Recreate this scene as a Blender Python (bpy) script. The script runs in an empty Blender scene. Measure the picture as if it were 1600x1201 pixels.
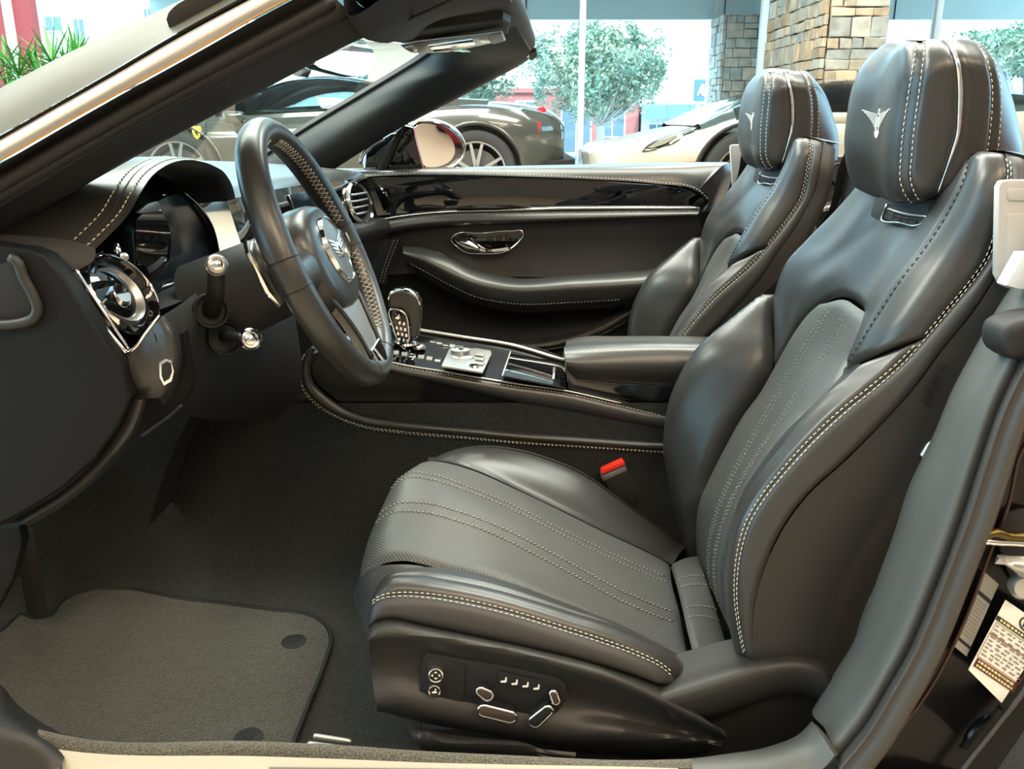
import bpy, bmesh, math, random
import numpy as np
from mathutils import Vector, Matrix

random.seed(4)
SC = bpy.context.scene
COL = SC.collection
PI = math.pi

# ---------------------------------------------------------------- camera
# x runs to the rear of the car, y across it away from the viewer, z up.
CAM = np.array((0.0, 0.0, 1.09))
PITCH = math.radians(17.1)
FPX = 1350.0
cam_data = bpy.data.cameras.new('camera')
cam_data.sensor_width = 36.0
cam_data.lens = FPX / 1600 * 36.0
cam_data.clip_start = 0.02
cam_data.clip_end = 300
cam = bpy.data.objects.new('camera', cam_data)
cam.location = CAM
cam.rotation_euler = (math.radians(90) - PITCH, 0, 0)
COL.objects.link(cam)
SC.camera = cam

# ---------------------------------------------------------------- world, sun, exposure
SC.view_settings.view_transform = 'Standard'
SC.view_settings.look = 'None'
SC.view_settings.gamma = 1.0
SC.view_settings.use_curve_mapping = False
SC.view_settings.exposure = 1.5
SC.cycles.use_denoising = True
SC.cycles.max_bounces = 8
SC.cycles.transparent_max_bounces = 12
SC.cycles.caustics_reflective = False
SC.cycles.caustics_refractive = False
SC.cycles.sample_clamp_indirect = 6.0
wd = bpy.data.worlds.new('daylight')
SC.world = wd
wd.use_nodes = True
bg = wd.node_tree.nodes['Background']
bg.inputs['Color'].default_value = (0.44, 0.77, 1.0, 1)
bg.inputs['Strength'].default_value = 2.9
sd = bpy.data.lights.new('sun', 'SUN')
sd.energy = 2.4
sd.angle = math.radians(1.0)
sd.color = (1.0, 0.95, 0.86)
so = bpy.data.objects.new('sun', sd)
so.rotation_euler = (math.radians(38), math.radians(20), 0)
COL.objects.link(so)

def ceiling_fill_lamp(name, loc, size, power, color):
    ld = bpy.data.lights.new(name, 'AREA')
    ld.shape = 'RECTANGLE'
    ld.size, ld.size_y = size
    ld.energy = power
    ld.color = color
    lo = bpy.data.objects.new(name, ld)
    lo.location = loc
    COL.objects.link(lo)
    return lo

CEIL = 4.3
WARM = (1.0, 0.78, 0.54)
DAYL = (0.97, 1.0, 0.88)
for (lx, ly, pw, cl, sz) in ((-3.8, 0.7, 110, DAYL, 1), (-0.8, -2.4, 30, WARM, 1), (1.8, -1.8, 60, WARM, 1), (-1.9, 3.2, 190, DAYL, 2.2), (1.6, 2.2, 110, DAYL, 1.7), (4.6, -0.6, 40, WARM, 1),
                             (-1.4, 5.8, 80, DAYL, 1), (1.9, 5.6, 80, DAYL, 1), (-3.6, -4.6, 24, WARM, 1), (2.4, -4.6, 36, WARM, 1)):
    ceiling_fill_lamp('ceiling_fill_light', (lx, ly, CEIL - 0.045), (2.0 * sz, 1.0 * sz), pw, cl)  # unseen lamps, several sized and shifted to brighten dash and leather

# ---------------------------------------------------------------- helpers: places
def _ray(u, v):
    xc = (u - 800.0) / FPX
    yc = (600.5 - v) / FPX
    c, s = math.cos(PITCH), math.sin(PITCH)
    return np.array((xc, c + yc * s, -s + yc * c))
def W(u, v, Y):
    d = _ray(u, v); return CAM + d * (Y / d[1])
def WX(u, v, X):
    d = _ray(u, v); return CAM + d * (X / d[0])
def WZ(u, v, Z):
    d = _ray(u, v); return CAM + d * ((Z - CAM[2]) / d[2])
def c(Y, pts):
    """traced points -> 3D points on a sheet across the car (each may carry its own distance)"""
    return [W(p[0], p[1], p[2] if len(p) > 2 else Y) for p in pts]
def cz(Z, pts):
    return [WZ(p[0], p[1], Z) for p in pts]
def cx(X, pts):
    return [WX(p[0], p[1], X) for p in pts]
def off(pts, dx=0, dy=0, dz=0):
    return [np.array(p) + np.array((dx, dy, dz)) for p in pts]
def mirr(pts, y0):
    return [np.array((p[0], 2 * y0 - p[1], p[2])) for p in pts]

def spline(P, n, closed=False):
    P = np.array(P, float)
    if len(P) == 2 and not closed:
        t = np.linspace(0, 1, n)[:, None]
        return P[0] * (1 - t) + P[1] * t
    if closed:
        P = np.vstack([P[-1], P, P[0], P[1]])
    d = np.maximum(np.linalg.norm(np.diff(P, axis=0), axis=1), 1e-7)
    k = len(P)
    T = np.zeros_like(P)
    s = np.diff(P, axis=0) / d[:, None]
    for i in range(1, k - 1):
        w0, w1 = d[i], d[i - 1]
        T[i] = (s[i - 1] * w0 + s[i] * w1) / (w0 + w1)
    T[0] = s[0] * 1.5 - T[1] * .5
    T[-1] = s[-1] * 1.5 - T[-2] * .5
    out = []
    rng = range(1, k - 2) if closed else range(k - 1)
    q = np.linspace(0, 1, 24, endpoint=False)[:, None]
    h00, h10, h01, h11 = 2*q**3-3*q**2+1, q**3-2*q**2+q, -2*q**3+3*q**2, q**3-q**2
    for i in rng:
        out.append(h00 * P[i] + h10 * d[i] * T[i] + h01 * P[i+1] + h11 * d[i] * T[i+1])
    out.append(P[k - 2 if closed else k - 1][None])
    D = np.vstack(out)
    L = np.r_[0, np.cumsum(np.linalg.norm(np.diff(D, axis=0), axis=1))]
    t = np.linspace(0, L[-1], n, endpoint=not closed)
    return np.stack([np.interp(t, L, D[:, a]) for a in range(3)], axis=1)

def grid_of(cols, n, m):
    C = [spline(p, n) for p in cols]
    return np.stack([spline([p[i] for p in C], m) for i in range(n)])      # n x m x 3
def grid_normals(G):
    a = np.gradient(G, axis=0); b = np.gradient(G, axis=1)
    N = np.cross(a, b)
    return N / np.maximum(np.linalg.norm(N, axis=2, keepdims=True), 1e-9)
def lengths(G):
    n, m, _ = G.shape
    a = np.zeros((n, m)); b = np.zeros((n, m))
    a[1:] = np.cumsum(np.linalg.norm(np.diff(G, axis=0), axis=2), axis=0)
    b[:, 1:] = np.cumsum(np.linalg.norm(np.diff(G, axis=1), axis=2), axis=1)
    return a, b

# ---------------------------------------------------------------- helpers: objects
BASE = {}
def thing(name, label, cat, loc=(0, 0, 0), group=None):
    o = bpy.data.objects.new(name, None)
    COL.objects.link(o)
    o.empty_display_size = 0.05
    o.location = loc
    o['label'] = label; o['category'] = cat
    if group: o['group'] = group
    BASE[o.name] = np.array(loc, float)
    return o
def root_of(o):
    while o.parent: o = o.parent
    return o
def tag(o, label=None, cat=None, group=None, kind=None):
    if label: o['label'] = label
    if cat: o['category'] = cat
    if group: o['group'] = group
    if kind: o['kind'] = kind
    return o
def finish(name, me, m, parent=None, smooth=True):
    o = bpy.data.objects.new(name, me)
    COL.objects.link(o)
    if m: me.materials.append(m)
    if parent is not None:
        b = BASE.get(root_of(parent).name)
        if b is not None and np.any(b):
            me.transform(Matrix.Translation(Vector(-b)))
        o.parent = parent
    if smooth:
        me.polygons.foreach_set('use_smooth', [True] * len(me.polygons))
    return o
def obj(name, bm, m, parent=None, smooth=False, angle=None):
    me = bpy.data.meshes.new(name)
    bm.to_mesh(me); bm.free()
    o = finish(name, me, m, parent, smooth or angle is not None)
    if angle is not None:
        me.set_sharp_from_angle(angle=math.radians(angle))
    return o
def struct(name, bm, m, **k):
    o = obj(name, bm, m, **k); o['kind'] = 'structure'; return o

def patch(name, cols, m, parent=None, n=40, mm=24, puff=0.0, sink=0.0, edge=0.012, sides='LRTB', thick=0.0, toward=None, uvscale=1.0, ret=False):
    """a smooth upholstered or moulded panel lofted through traced edge lines"""
    G = grid_of(cols, n, mm)
    N = grid_normals(G)
    ref = CAM if toward is None else np.array(toward, float)
    if np.sum((ref - G) * N) < 0: N = -N; flip = True
    else: flip = False
    a, b = lengths(G)
    if puff or sink:
        dist = np.full((n, mm), 9.0)
        if 'T' in sides: dist = np.minimum(dist, a[-1:] - a)
        if 'B' in sides: dist = np.minimum(dist, a)
        if 'L' in sides: dist = np.minimum(dist, b)
        if 'R' in sides: dist = np.minimum(dist, b[:, -1:] - b)
        f = np.clip(dist / edge, 0, 1)
        f = 1 - (1 - f) ** 2.2
        G = G + N * ((puff * f) - sink * (1 - f))[..., None]
    nv = n * mm
    V = G.reshape(-1, 3)
    idx = np.arange(nv).reshape(n, mm)
    q = np.stack([idx[:-1, :-1], idx[1:, :-1], idx[1:, 1:], idx[:-1, 1:]], axis=-1).reshape(-1, 4)
    # cross(d/di, d/dj) is the winding i then j
    F = q if not flip else q[:, ::-1]
    uv = np.stack([b.ravel(), a.ravel()], axis=1) * uvscale
    if thick:
        V = np.vstack([V, (G - N * thick).reshape(-1, 3)])
        F2 = F[:, ::-1] + nv
        bd = np.concatenate([idx[0, :], idx[1:, -1], idx[-1, -2::-1], idx[-2:0:-1, 0]])
        nx = np.roll(bd, -1)
        R = np.stack([bd, nx, nx + nv, bd + nv], axis=1)
        if not flip: R = R
        else: R = R[:, ::-1]
        F = np.vstack([F, F2, R])
        uv = np.vstack([uv, uv])
    me = bpy.data.meshes.new(name)
    me.from_pydata(V.tolist(), [], F.tolist())
    ul = me.uv_layers.new(name='UVMap')
    li = np.empty(len(me.loops), dtype=np.int32); me.loops.foreach_get('vertex_index', li)
    ul.data.foreach_set('uv', uv[li].astype(np.float32).ravel())
    o = finish(name, me, m, parent, True)
    if thick: me.set_sharp_from_angle(angle=math.radians(50))
    return (o, G, N) if ret else o

def frames(P):
    P = np.array(P, float)
    T = np.gradient(P, axis=0); T /= np.maximum(np.linalg.norm(T, axis=1, keepdims=True), 1e-9)
    ref = np.array((0, 0, 1.0)) if abs(T[0][2]) < .9 else np.array((1.0, 0, 0))
    x = np.cross(ref, T[0]); x /= np.linalg.norm(x)
    X, Y = [], []
    for t in T:
        x = x - t * np.dot(x, t); x /= max(np.linalg.norm(x), 1e-9)
        X.append(x); Y.append(np.cross(t, x))
    return T, np.array(X), np.array(Y)
def add_tube(bm, P, r, seg=8, closed=False, cap=True, flat=1.0):
    P = np.array(P, float)
    r = np.full(len(P), r) if np.isscalar(r) else np.array(r, float)
    T, X, Y = frames(P)
    if closed:
        T = np.roll(P, -1, 0) - np.roll(P, 1, 0); T /= np.linalg.norm(T, axis=1, keepdims=True)
    rings = []
    for p, x, y, rr in zip(P, X, Y, r):
        rings.append([bm.verts.new(p + (x * math.cos(2*PI*k/seg) + y * math.sin(2*PI*k/seg) * flat) * rr) for k in range(seg)])
    cnt = len(rings)
    for i in range(cnt if closed else cnt - 1):
        A, B = rings[i], rings[(i + 1) % cnt]
        for k in range(seg):
            bm.faces.new((A[k], A[(k+1) % seg], B[(k+1) % seg], B[k]))
    if cap and not closed:
        bm.faces.new(rings[0][::-1]); bm.faces.new(rings[-1])
def tube(name, P, r, m, parent=None, seg=8, n=None, closed=False, flat=1.0):
    bm = bmesh.new()
    if n: P = spline(P, n, closed)
    add_tube(bm, P, r, seg, closed, flat=flat)
    bmesh.ops.recalc_face_normals(bm, faces=bm.faces)
    return obj(name, bm, m, parent, smooth=True)

def add_stitches(bm, P, lift=None, length=.006, gap=.0035, r=.0009, skew=0.0):
    """a run of thread dashes along a 3D line"""
    P = np.array(P, float)
    L = np.r_[0, np.cumsum(np.linalg.norm(np.diff(P, axis=0), axis=1))]
    def at(t): return np.array([np.interp(t, L, P[:, a]) for a in range(3)])
    s = gap * .5
    while s + length < L[-1]:
        a, b = at(s), at(s + length)
        o = np.zeros(3)
        if lift is not None: o = np.array([np.interp(s, L, lift[:, k]) for k in range(3)])
        mid = (a + b) / 2 + o * r * .5
        add_tube(bm, [a - o * r * .6, mid + o * r * .3, b - o * r * .6], [r * .75, r, r * .75], 5)
        s += length + gap
def stitching(name, lines, m, parent, **k):
    for ln in lines:
        bm = bmesh.new()
        P, lift = ln if isinstance(ln, tuple) else (ln, None)
        add_stitches(bm, P, lift, **k)
        o = obj(name, bm, m, parent, smooth=True)
    return o

def add_lathe(bm, prof, center, axis, seg=32, up=None):
    """prof: (radius, height along axis)"""
    ax = np.array(axis, float); ax /= np.linalg.norm(ax)
    ref = np.array((0, 0, 1.0)) if abs(ax[2]) < .9 else np.array((1.0, 0, 0))
    x = np.cross(ref, ax); x /= np.linalg.norm(x); y = np.cross(ax, x)
    C0 = np.array(center, float)
    rings = []
    for (r, h) in prof:
        if r < 1e-6:
            rings.append([bm.verts.new(C0 + ax * h)])
        else:
            rings.append([bm.verts.new(C0 + ax * h + (x * math.cos(2*PI*k/seg) + y * math.sin(2*PI*k/seg)) * r) for k in range(seg)])
    for A, B in zip(rings[:-1], rings[1:]):
        for k in range(seg):
            k2 = (k + 1) % seg
            if len(A) == 1 and len(B) == 1: continue
            if len(A) == 1: bm.faces.new((A[0], B[k2], B[k]))
            elif len(B) == 1: bm.faces.new((A[k], A[k2], B[0]))
            else: bm.faces.new((A[k], A[k2], B[k2], B[k]))
    bmesh.ops.recalc_face_normals(bm, faces=bm.faces)
def lathe(name, prof, center, axis, m, parent=None, seg=32, angle=40):
    bm = bmesh.new(); add_lathe(bm, prof, center, axis, seg)
    return obj(name, bm, m, parent, angle=angle)

def add_box(bm, lo, hi, bevel=0.0, seg=2):
    lo, hi = np.minimum(lo, hi), np.maximum(lo, hi)
    r = bmesh.ops.create_cube(bm, size=1.0)
    vs = r['verts']
    for v in vs:
        v.co = Vector([lo[a] + (v.co[a] + .5) * (hi[a] - lo[a]) for a in range(3)])
    if bevel:
        es = {e for v in vs for e in v.link_edges}
        bmesh.ops.bevel(bm, geom=list(es), offset=bevel, segments=seg, affect='EDGES', profile=.6)
def box(name, lo, hi, m, parent=None, bevel=0.0, seg=2):
    bm = bmesh.new(); add_box(bm, np.array(lo, float), np.array(hi, float), bevel, seg)
    return obj(name, bm, m, parent, angle=35)
def add_prism(bm, pts, vec, bevel=0.0, seg=2):
    """closed outline (3D, roughly flat) pushed along vec"""
    vec = np.array(vec, float)
    a = [bm.verts.new(p) for p in pts]; b = [bm.verts.new(np.array(p) + vec) for p in pts]
    f0 = bm.faces.new(a); f1 = bm.faces.new(b[::-1])
    n = len(pts)
    for i in range(n):
        bm.faces.new((a[(i+1) % n], a[i], b[i], b[(i+1) % n]))
    fs = [f for f in bm.faces if f0 == f or f1 == f]
    bmesh.ops.recalc_face_normals(bm, faces=bm.faces)
    if bevel:
        es = list({e for f in fs for e in f.edges})
        bmesh.ops.bevel(bm, geom=es, offset=bevel, segments=seg, affect='EDGES', profile=.6)
def WP(u, v, p0, nrm):
    """where the sight line through a traced point meets the plane through p0"""
    d = _ray(u, v); return CAM + d * (np.dot(np.array(p0) - CAM, nrm) / np.dot(d, nrm))
def lift(pts, f):
    """raise traced points off the surface below them"""
    return [CAM + (np.array(p) - CAM) * f for p in pts]
from mathutils.bvhtree import BVHTree
def bvh_of(o):
    b = Vector(BASE.get(root_of(o).name, (0, 0, 0)))
    return BVHTree.FromPolygons([v.co + b for v in o.data.vertices], [tuple(p.vertices) for p in o.data.polygons])
def drop(tree, u, v, lift=.001):
    """the spot on a built surface that a traced point lies on, raised a little"""
    d = Vector(_ray(u, v)).normalized()
    h, n, _, _ = tree.ray_cast(Vector(CAM), d)
    if h is None: return None
    if n.dot(d) > 0: n = -n
    return np.array(h + n * lift)
def prism(name, pts, vec, m, parent=None, bevel=0.0, seg=2, n=None, angle=35):
    bm = bmesh.new()
    if n: pts = spline(pts, n, closed=True)
    add_prism(bm, pts, vec, bevel, seg)
    return obj(name, bm, m, parent, angle=angle)

def text_mesh(name, txt, size, M, m, parent=None, depth=.0004):
    """raised lettering; M maps the text plane (x right, y up) into the place"""
    cu = bpy.data.curves.new(name, 'FONT'); cu.body = txt; cu.size = size; cu.extrude = depth
    cu.align_x = 'CENTER'; cu.align_y = 'CENTER'
    t = bpy.data.objects.new(name, cu); COL.objects.link(t)
    dg = bpy.context.evaluated_depsgraph_get(); dg.update()
    me = bpy.data.meshes.new_from_object(t.evaluated_get(dg))
    bpy.data.objects.remove(t); bpy.data.curves.remove(cu)
    me.transform(M)
    return finish(name, me, m, parent, False)
def basis(o, x, y):
    """matrix with origin o, x to the right and y up (made square to x)"""
    x = np.array(x, float); x /= np.linalg.norm(x)
    y = np.array(y, float); y -= x * np.dot(x, y); y /= np.linalg.norm(y)
    z = np.cross(x, y)
    return Matrix(((x[0], y[0], z[0], o[0]), (x[1], y[1], z[1], o[1]), (x[2], y[2], z[2], o[2]), (0, 0, 0, 1)))

# ---------------------------------------------------------------- materials
def mat(name, col, rough=.5, metal=0.0, spec=.5, coat=0.0, bump=None, var=None, sheen=0.0, emit=None, coords='Object'):
    m = bpy.data.materials.new(name); m.use_nodes = True
    nt = m.node_tree; p = nt.nodes['Principled BSDF']
    p.inputs['Base Color'].default_value = (*col, 1)
    p.inputs['Roughness'].default_value = rough
    p.inputs['Metallic'].default_value = metal
    p.inputs['Specular IOR Level'].default_value = spec
    p.inputs['Coat Weight'].default_value = coat
    p.inputs['Coat Roughness'].default_value = .03
    if sheen:
        p.inputs['Sheen Weight'].default_value = sheen
        p.inputs['Sheen Roughness'].default_value = .4
    if emit:
        p.inputs['Emission Color'].default_value = (*emit[:3], 1)
        p.inputs['Emission Strength'].default_value = emit[3]
    tc = nt.nodes.new('ShaderNodeTexCoord')
    if bump:
        last = None
        for (sc, st, dist) in bump:
            nz = nt.nodes.new('ShaderNodeTexNoise'); nz.inputs['Scale'].default_value = sc; nz.inputs['Detail'].default_value = 3
            nt.links.new(tc.outputs[coords], nz.inputs['Vector'])
            b = nt.nodes.new('ShaderNodeBump'); b.inputs['Strength'].default_value = st; b.inputs['Distance'].default_value = dist
            nt.links.new(nz.outputs['Fac'], b.inputs['Height'])
            if last: nt.links.new(last.outputs['Normal'], b.inputs['Normal'])
            last = b
        nt.links.new(last.outputs['Normal'], p.inputs['Normal'])
    if var:
        sc, c2, lo, hi = var
        nz = nt.nodes.new('ShaderNodeTexNoise'); nz.inputs['Scale'].default_value = sc; nz.inputs['Detail'].default_value = 4
        nt.links.new(tc.outputs[coords], nz.inputs['Vector'])
        mr = nt.nodes.new('ShaderNodeMapRange'); mr.inputs[1].default_value = lo; mr.inputs[2].default_value = hi
        nt.links.new(nz.outputs['Fac'], mr.inputs[0])
        mx = nt.nodes.new('ShaderNodeMix'); mx.data_type = 'RGBA'
        mx.inputs[6].default_value = (*col, 1); mx.inputs[7].default_value = (*c2, 1)
        nt.links.new(mr.outputs[0], mx.inputs[0]); nt.links.new(mx.outputs[2], p.inputs['Base Color'])
    return m

M = {}
BLK = (.027, .027, .026)
M['leather'] = mat('black_leather', BLK, .34, spec=.6, bump=[(700, .12, .0006), (9, .10, .006)])
M['leather_side'] = mat('black_leather_panel', (.034, .033, .032), .48, spec=.45, bump=[(600, .15, .0006)])
M['plastic'] = mat('dark_moulded_plastic', (.022, .021, .019), .5, spec=.4, bump=[(900, .12, .0005)])
M['rubber'] = mat('black_rubber', (.012, .012, .013), .6, spec=.35)
M['soft_trim'] = mat('black_soft_trim', (.022, .022, .023), .6, spec=.4, bump=[(800, .15, .0005)])
M['thread'] = mat('cream_thread', (.62, .57, .46), .8)
M['thread_dark'] = mat('charcoal_thread', (.34, .34, .31), .7)
M['chrome'] = mat('chrome', (.86, .86, .86), .06, metal=1)
M['satin'] = mat('satin_silver', (.46, .46, .45), .32, metal=.85)
M['grey_plastic'] = mat('warm_grey_panel', (.40, .38, .36), .42)
M['piano'] = mat('piano_black', (.004, .004, .005), .03, spec=.55, coat=.6)
M['carpet'] = mat('charcoal_carpet', (.017, .020, .020), 1.0, spec=.1, bump=[(420, .9, .004), (60, .3, .004)], var=(700, (.06, .062, .058), .42, .72), sheen=.12)
M['mat_carpet'] = mat('floor_mat_pile', (.036, .037, .034), 1.0, spec=.1, bump=[(420, .9, .004), (30, .4, .006)], var=(600, (.105, .102, .086), .40, .72), sheen=.15)
M['sill_carpet'] = mat('sill_carpet', (.06, .055, .045), 1.0, spec=.1, bump=[(420, .9, .004)], var=(500, (.16, .145, .11), .40, .72), sheen=.15)
M['paint'] = mat('black_car_paint', (.006, .006, .007), .08, spec=.5, coat=1.0)
M['jamb'] = mat('black_jamb_paint', (.005, .005, .006), .2, spec=.2)
M['inset'] = mat('dark_gloss_inset', (.004, .004, .005), .12, spec=.13)
M['end_black'] = mat('black_end_panel', (.005, .006, .007), .6, spec=.2)
M['mirror'] = mat('mirror_glass', (.9, .92, .92), .01, metal=1)
M['cream_plate'] = mat('brushed_tread_plate', (.37, .345, .28), .42, metal=.35)
M['red'] = mat('red_plastic', (.75, .035, .02), .4)
M['white'] = mat('white_print', (.8, .79, .74), .5)
M['emblem'] = mat('silver_embroidery', (.70, .70, .68), .5, metal=.2)
M['screen'] = mat('dark_display_glass', (.008, .014, .020), .16, spec=.3)

def perforated():
    m = bpy.data.materials.new('perforated_black_leather'); m.use_nodes = True
    nt = m.node_tree; p = nt.nodes['Principled BSDF']
    p.inputs['Roughness'].default_value = .5; p.inputs['Specular IOR Level'].default_value = .5
    uv = nt.nodes.new('ShaderNodeUVMap')
    mp = nt.nodes.new('ShaderNodeMapping'); mp.inputs['Rotation'].default_value = (0, 0, PI / 4)
    mp.inputs['Scale'].default_value = (1, 1, 1)
    nt.links.new(uv.outputs['UV'], mp.inputs['Vector'])
    vo = nt.nodes.new('ShaderNodeTexVoronoi'); vo.voronoi_dimensions = '2D'; vo.inputs['Randomness'].default_value = 0
    vo.inputs['Scale'].default_value = 265
    nt.links.new(mp.outputs['Vector'], vo.inputs['Vector'])
    mr = nt.nodes.new('ShaderNodeMapRange'); mr.inputs[1].default_value = .26; mr.inputs[2].default_value = .36
    nt.links.new(vo.outputs['Distance'], mr.inputs[0])
    mx = nt.nodes.new('ShaderNodeMix'); mx.data_type = 'RGBA'
    mx.inputs[6].default_value = (.004, .004, .004, 1); mx.inputs[7].default_value = (.075, .076, .072, 1)
    nt.links.new(mr.outputs[0], mx.inputs[0]); nt.links.new(mx.outputs[2], p.inputs['Base Color'])
    b = nt.nodes.new('ShaderNodeBump'); b.inputs['Strength'].default_value = .5; b.inputs['Distance'].default_value = .001
    nt.links.new(mr.outputs[0], b.inputs['Height']); nt.links.new(b.outputs['Normal'], p.inputs['Normal'])
    return m
M['perf'] = perforated()

def glass(name, tint, rough=.0, frac=.88, ior=1.45):
    m = bpy.data.materials.new(name); m.use_nodes = True
    nt = m.node_tree; nt.nodes.clear()
    o = nt.nodes.new('ShaderNodeOutputMaterial'); mx = nt.nodes.new('ShaderNodeMixShader')
    t = nt.nodes.new('ShaderNodeBsdfTransparent'); t.inputs['Color'].default_value = (*tint, 1)
    g = nt.nodes.new('ShaderNodeBsdfGlossy'); g.inputs['Roughness'].default_value = .02
    f = nt.nodes.new('ShaderNodeFresnel'); f.inputs['IOR'].default_value = ior
    nt.links.new(f.outputs['Fac'], mx.inputs[0]); nt.links.new(t.outputs[0], mx.inputs[1]); nt.links.new(g.outputs[0], mx.inputs[2])
    nt.links.new(mx.outputs[0], o.inputs['Surface'])
    return m
M['glass'] = glass('window_glass', (.96, 1.0, .99))
M['windshield'] = glass('windshield_glass', (.86, .95, .94))
# ================================================================ showroom and street
FLOOR, HALL = .12, .32
M['tile'] = mat('beige_floor_tile', (.34, .28, .21), .38, spec=.25)
M['plaster'] = mat('warm_white_plaster', (.78, .75, .68), .8)
M['grey_wall'] = mat('warm_grey_wall', (.30, .27, .24), .7)
M['red_wall'] = mat('red_wall_panel', (.55, .04, .035), .5)
M['ceiling'] = mat('white_ceiling', (.80, .80, .78), .8)
M['alu'] = mat('white_window_profile', (.82, .86, .86), .4)
M['fascia'] = mat('blue_grey_fascia', (.72, .80, .76), .5)
M['asphalt'] = mat('pale_asphalt', (.26, .28, .31), .9, bump=[(40, .3, .01)])
M['paving'] = mat('pale_paving', (.34, .35, .36), .9)
M['facade'] = mat('white_facade', (.62, .62, .60), .85)
M['pink'] = mat('pink_facade', (.34, .11, .10), .85)
M['red_facade'] = mat('faded_red_facade', (.22, .025, .022), .8)
M['blue'] = mat('blue_awning', (.06, .14, .28), .6)
M['shop_glass'] = mat('shop_window_glass', (.10, .15, .19), .3)

def bx(name, lo, hi, m, parent=None, **k): return box(name, lo, hi, m, parent, **k)
def S(o, **k): o['kind'] = 'structure'; return o

S(bx('floor', (-9, -6.5, FLOOR-.1), (9, 4.6, FLOOR), M['tile']))
S(bx('floor', (-9, 4.6, HALL-.3), (9, 10.1, HALL), M['tile']))
S(bx('ceiling', (-9, -6.5, CEIL), (9, 10.1, CEIL+.15), M['ceiling']))
for q in bpy.data.objects:
    if q.type == 'LIGHT' and q.data.type == 'AREA':
        w_, h_ = q.data.size/2 + .05, q.data.size_y/2 + .05
        bx('fill_lamp_box', (q.location.x-w_, q.location.y-h_, CEIL-.04), (q.location.x+w_, q.location.y+h_, CEIL), M['alu'], bpy.data.objects['ceiling'])  # housing boxes added above the unseen fill lamps
S(bx('wall_back', (-9, -6.7, FLOOR), (9, -6.5, CEIL), M['grey_wall']))
S(bx('wall_right', (9, -6.7, FLOOR), (9.2, 3.0, CEIL), M['grey_wall']))
for i in range(3):
    a = 3.0 + i * 2.37
    bm = bmesh.new(); add_box(bm, np.array((9.0, a, FLOOR)), np.array((9.012, a+2.32, CEIL)))
    w = struct('window_%d' % (i+21), bm, M['glass'])
    bx('mullion', (8.96, a+2.32, FLOOR), (9.05, a+2.37, CEIL), M['alu'], w)
S(bx('trim_1', (8.9, .3, FLOOR), (8.98, 2.5, 2.6), M['red_wall']))

# glazed front: one window per bay
WY = 10.1
posts = [-8.95, -2.9, -1.36, .765, 2.73, 4.60, 6.7, 8.95]
for i, (a, b) in enumerate(zip(posts[:-1], posts[1:])):
    bm = bmesh.new(); add_box(bm, np.array((a+.03, WY, HALL)), np.array((b-.03, WY+.012, CEIL)))
    w = struct('window_%d' % (i+1), bm, M['glass'])
    bx('mullion', (b-.032, WY-.05, HALL), (b+.032, WY+.06, CEIL), M['alu'], w, bevel=.004)
# glazed left side
for i in range(4):
    a = -6.4 + i * 4.1
    bm = bmesh.new(); add_box(bm, np.array((-9.0, a, FLOOR)), np.array((-8.988, a+4.05, CEIL)))
    w = struct('window_%d' % (i+11), bm, M['glass'])
    bx('mullion', (-9.06, a+4.05, FLOOR), (-8.95, a+4.1, CEIL), M['alu'], w)
bm = bmesh.new(); add_box(bm, np.array((-1.50, 9.55, HALL)), np.array((-.78, 10.08, CEIL)))
struct('column', bm, M['plaster'])

# stone clad piers
def stone_mat():
    m = bpy.data.materials.new('rubble_stone_cladding'); m.use_nodes = True
    nt = m.node_tree; p = nt.nodes['Principled BSDF']; p.inputs['Roughness'].default_value = .85; p.inputs['Specular IOR Level'].default_value = .2
    at = nt.nodes.new('ShaderNodeAttribute'); at.attribute_name = 'stone'
    tc = nt.nodes.new('ShaderNodeTexCoord')
    nz = nt.nodes.new('ShaderNodeTexNoise'); nz.inputs['Scale'].default_value = 9; nz.inputs['Detail'].default_value = 6
    nt.links.new(tc.outputs['Object'], nz.inputs['Vector'])
    mx = nt.nodes.new('ShaderNodeMix'); mx.data_type = 'RGBA'; mx.blend_type = 'MULTIPLY'; mx.inputs[0].default_value = .55
    cr = nt.nodes.new('ShaderNodeValToRGB'); cr.color_ramp.elements[0].position = .3; cr.color_ramp.elements[0].color = (.45, .42, .38, 1); cr.color_ramp.elements[1].position = .62; cr.color_ramp.elements[1].color = (1.1, 1.08, 1.05, 1)
    nt.links.new(nz.outputs['Fac'], cr.inputs[0]); nt.links.new(at.outputs['Color'], mx.inputs[6]); nt.links.new(cr.outputs[0], mx.inputs[7])
    nt.links.new(mx.outputs[2], p.inputs['Base Color'])
    b = nt.nodes.new('ShaderNodeBump'); b.inputs['Strength'].default_value = .7; b.inputs['Distance'].default_value = .02
    nt.links.new(nz.outputs['Fac'], b.inputs['Height']); nt.links.new(b.outputs['Normal'], p.inputs['Normal'])
    return m
M['stone'] = stone_mat()
M['mortar'] = mat('dark_mortar', (.36, .33, .28), .95)
STONE_COLS = [(.50,.37,.25), (.46,.38,.28), (.54,.43,.31), (.40,.37,.31), (.52,.48,.41), (.44,.33,.23), (.48,.43,.34), (.33,.33,.30), (.56,.40,.27)]
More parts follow.
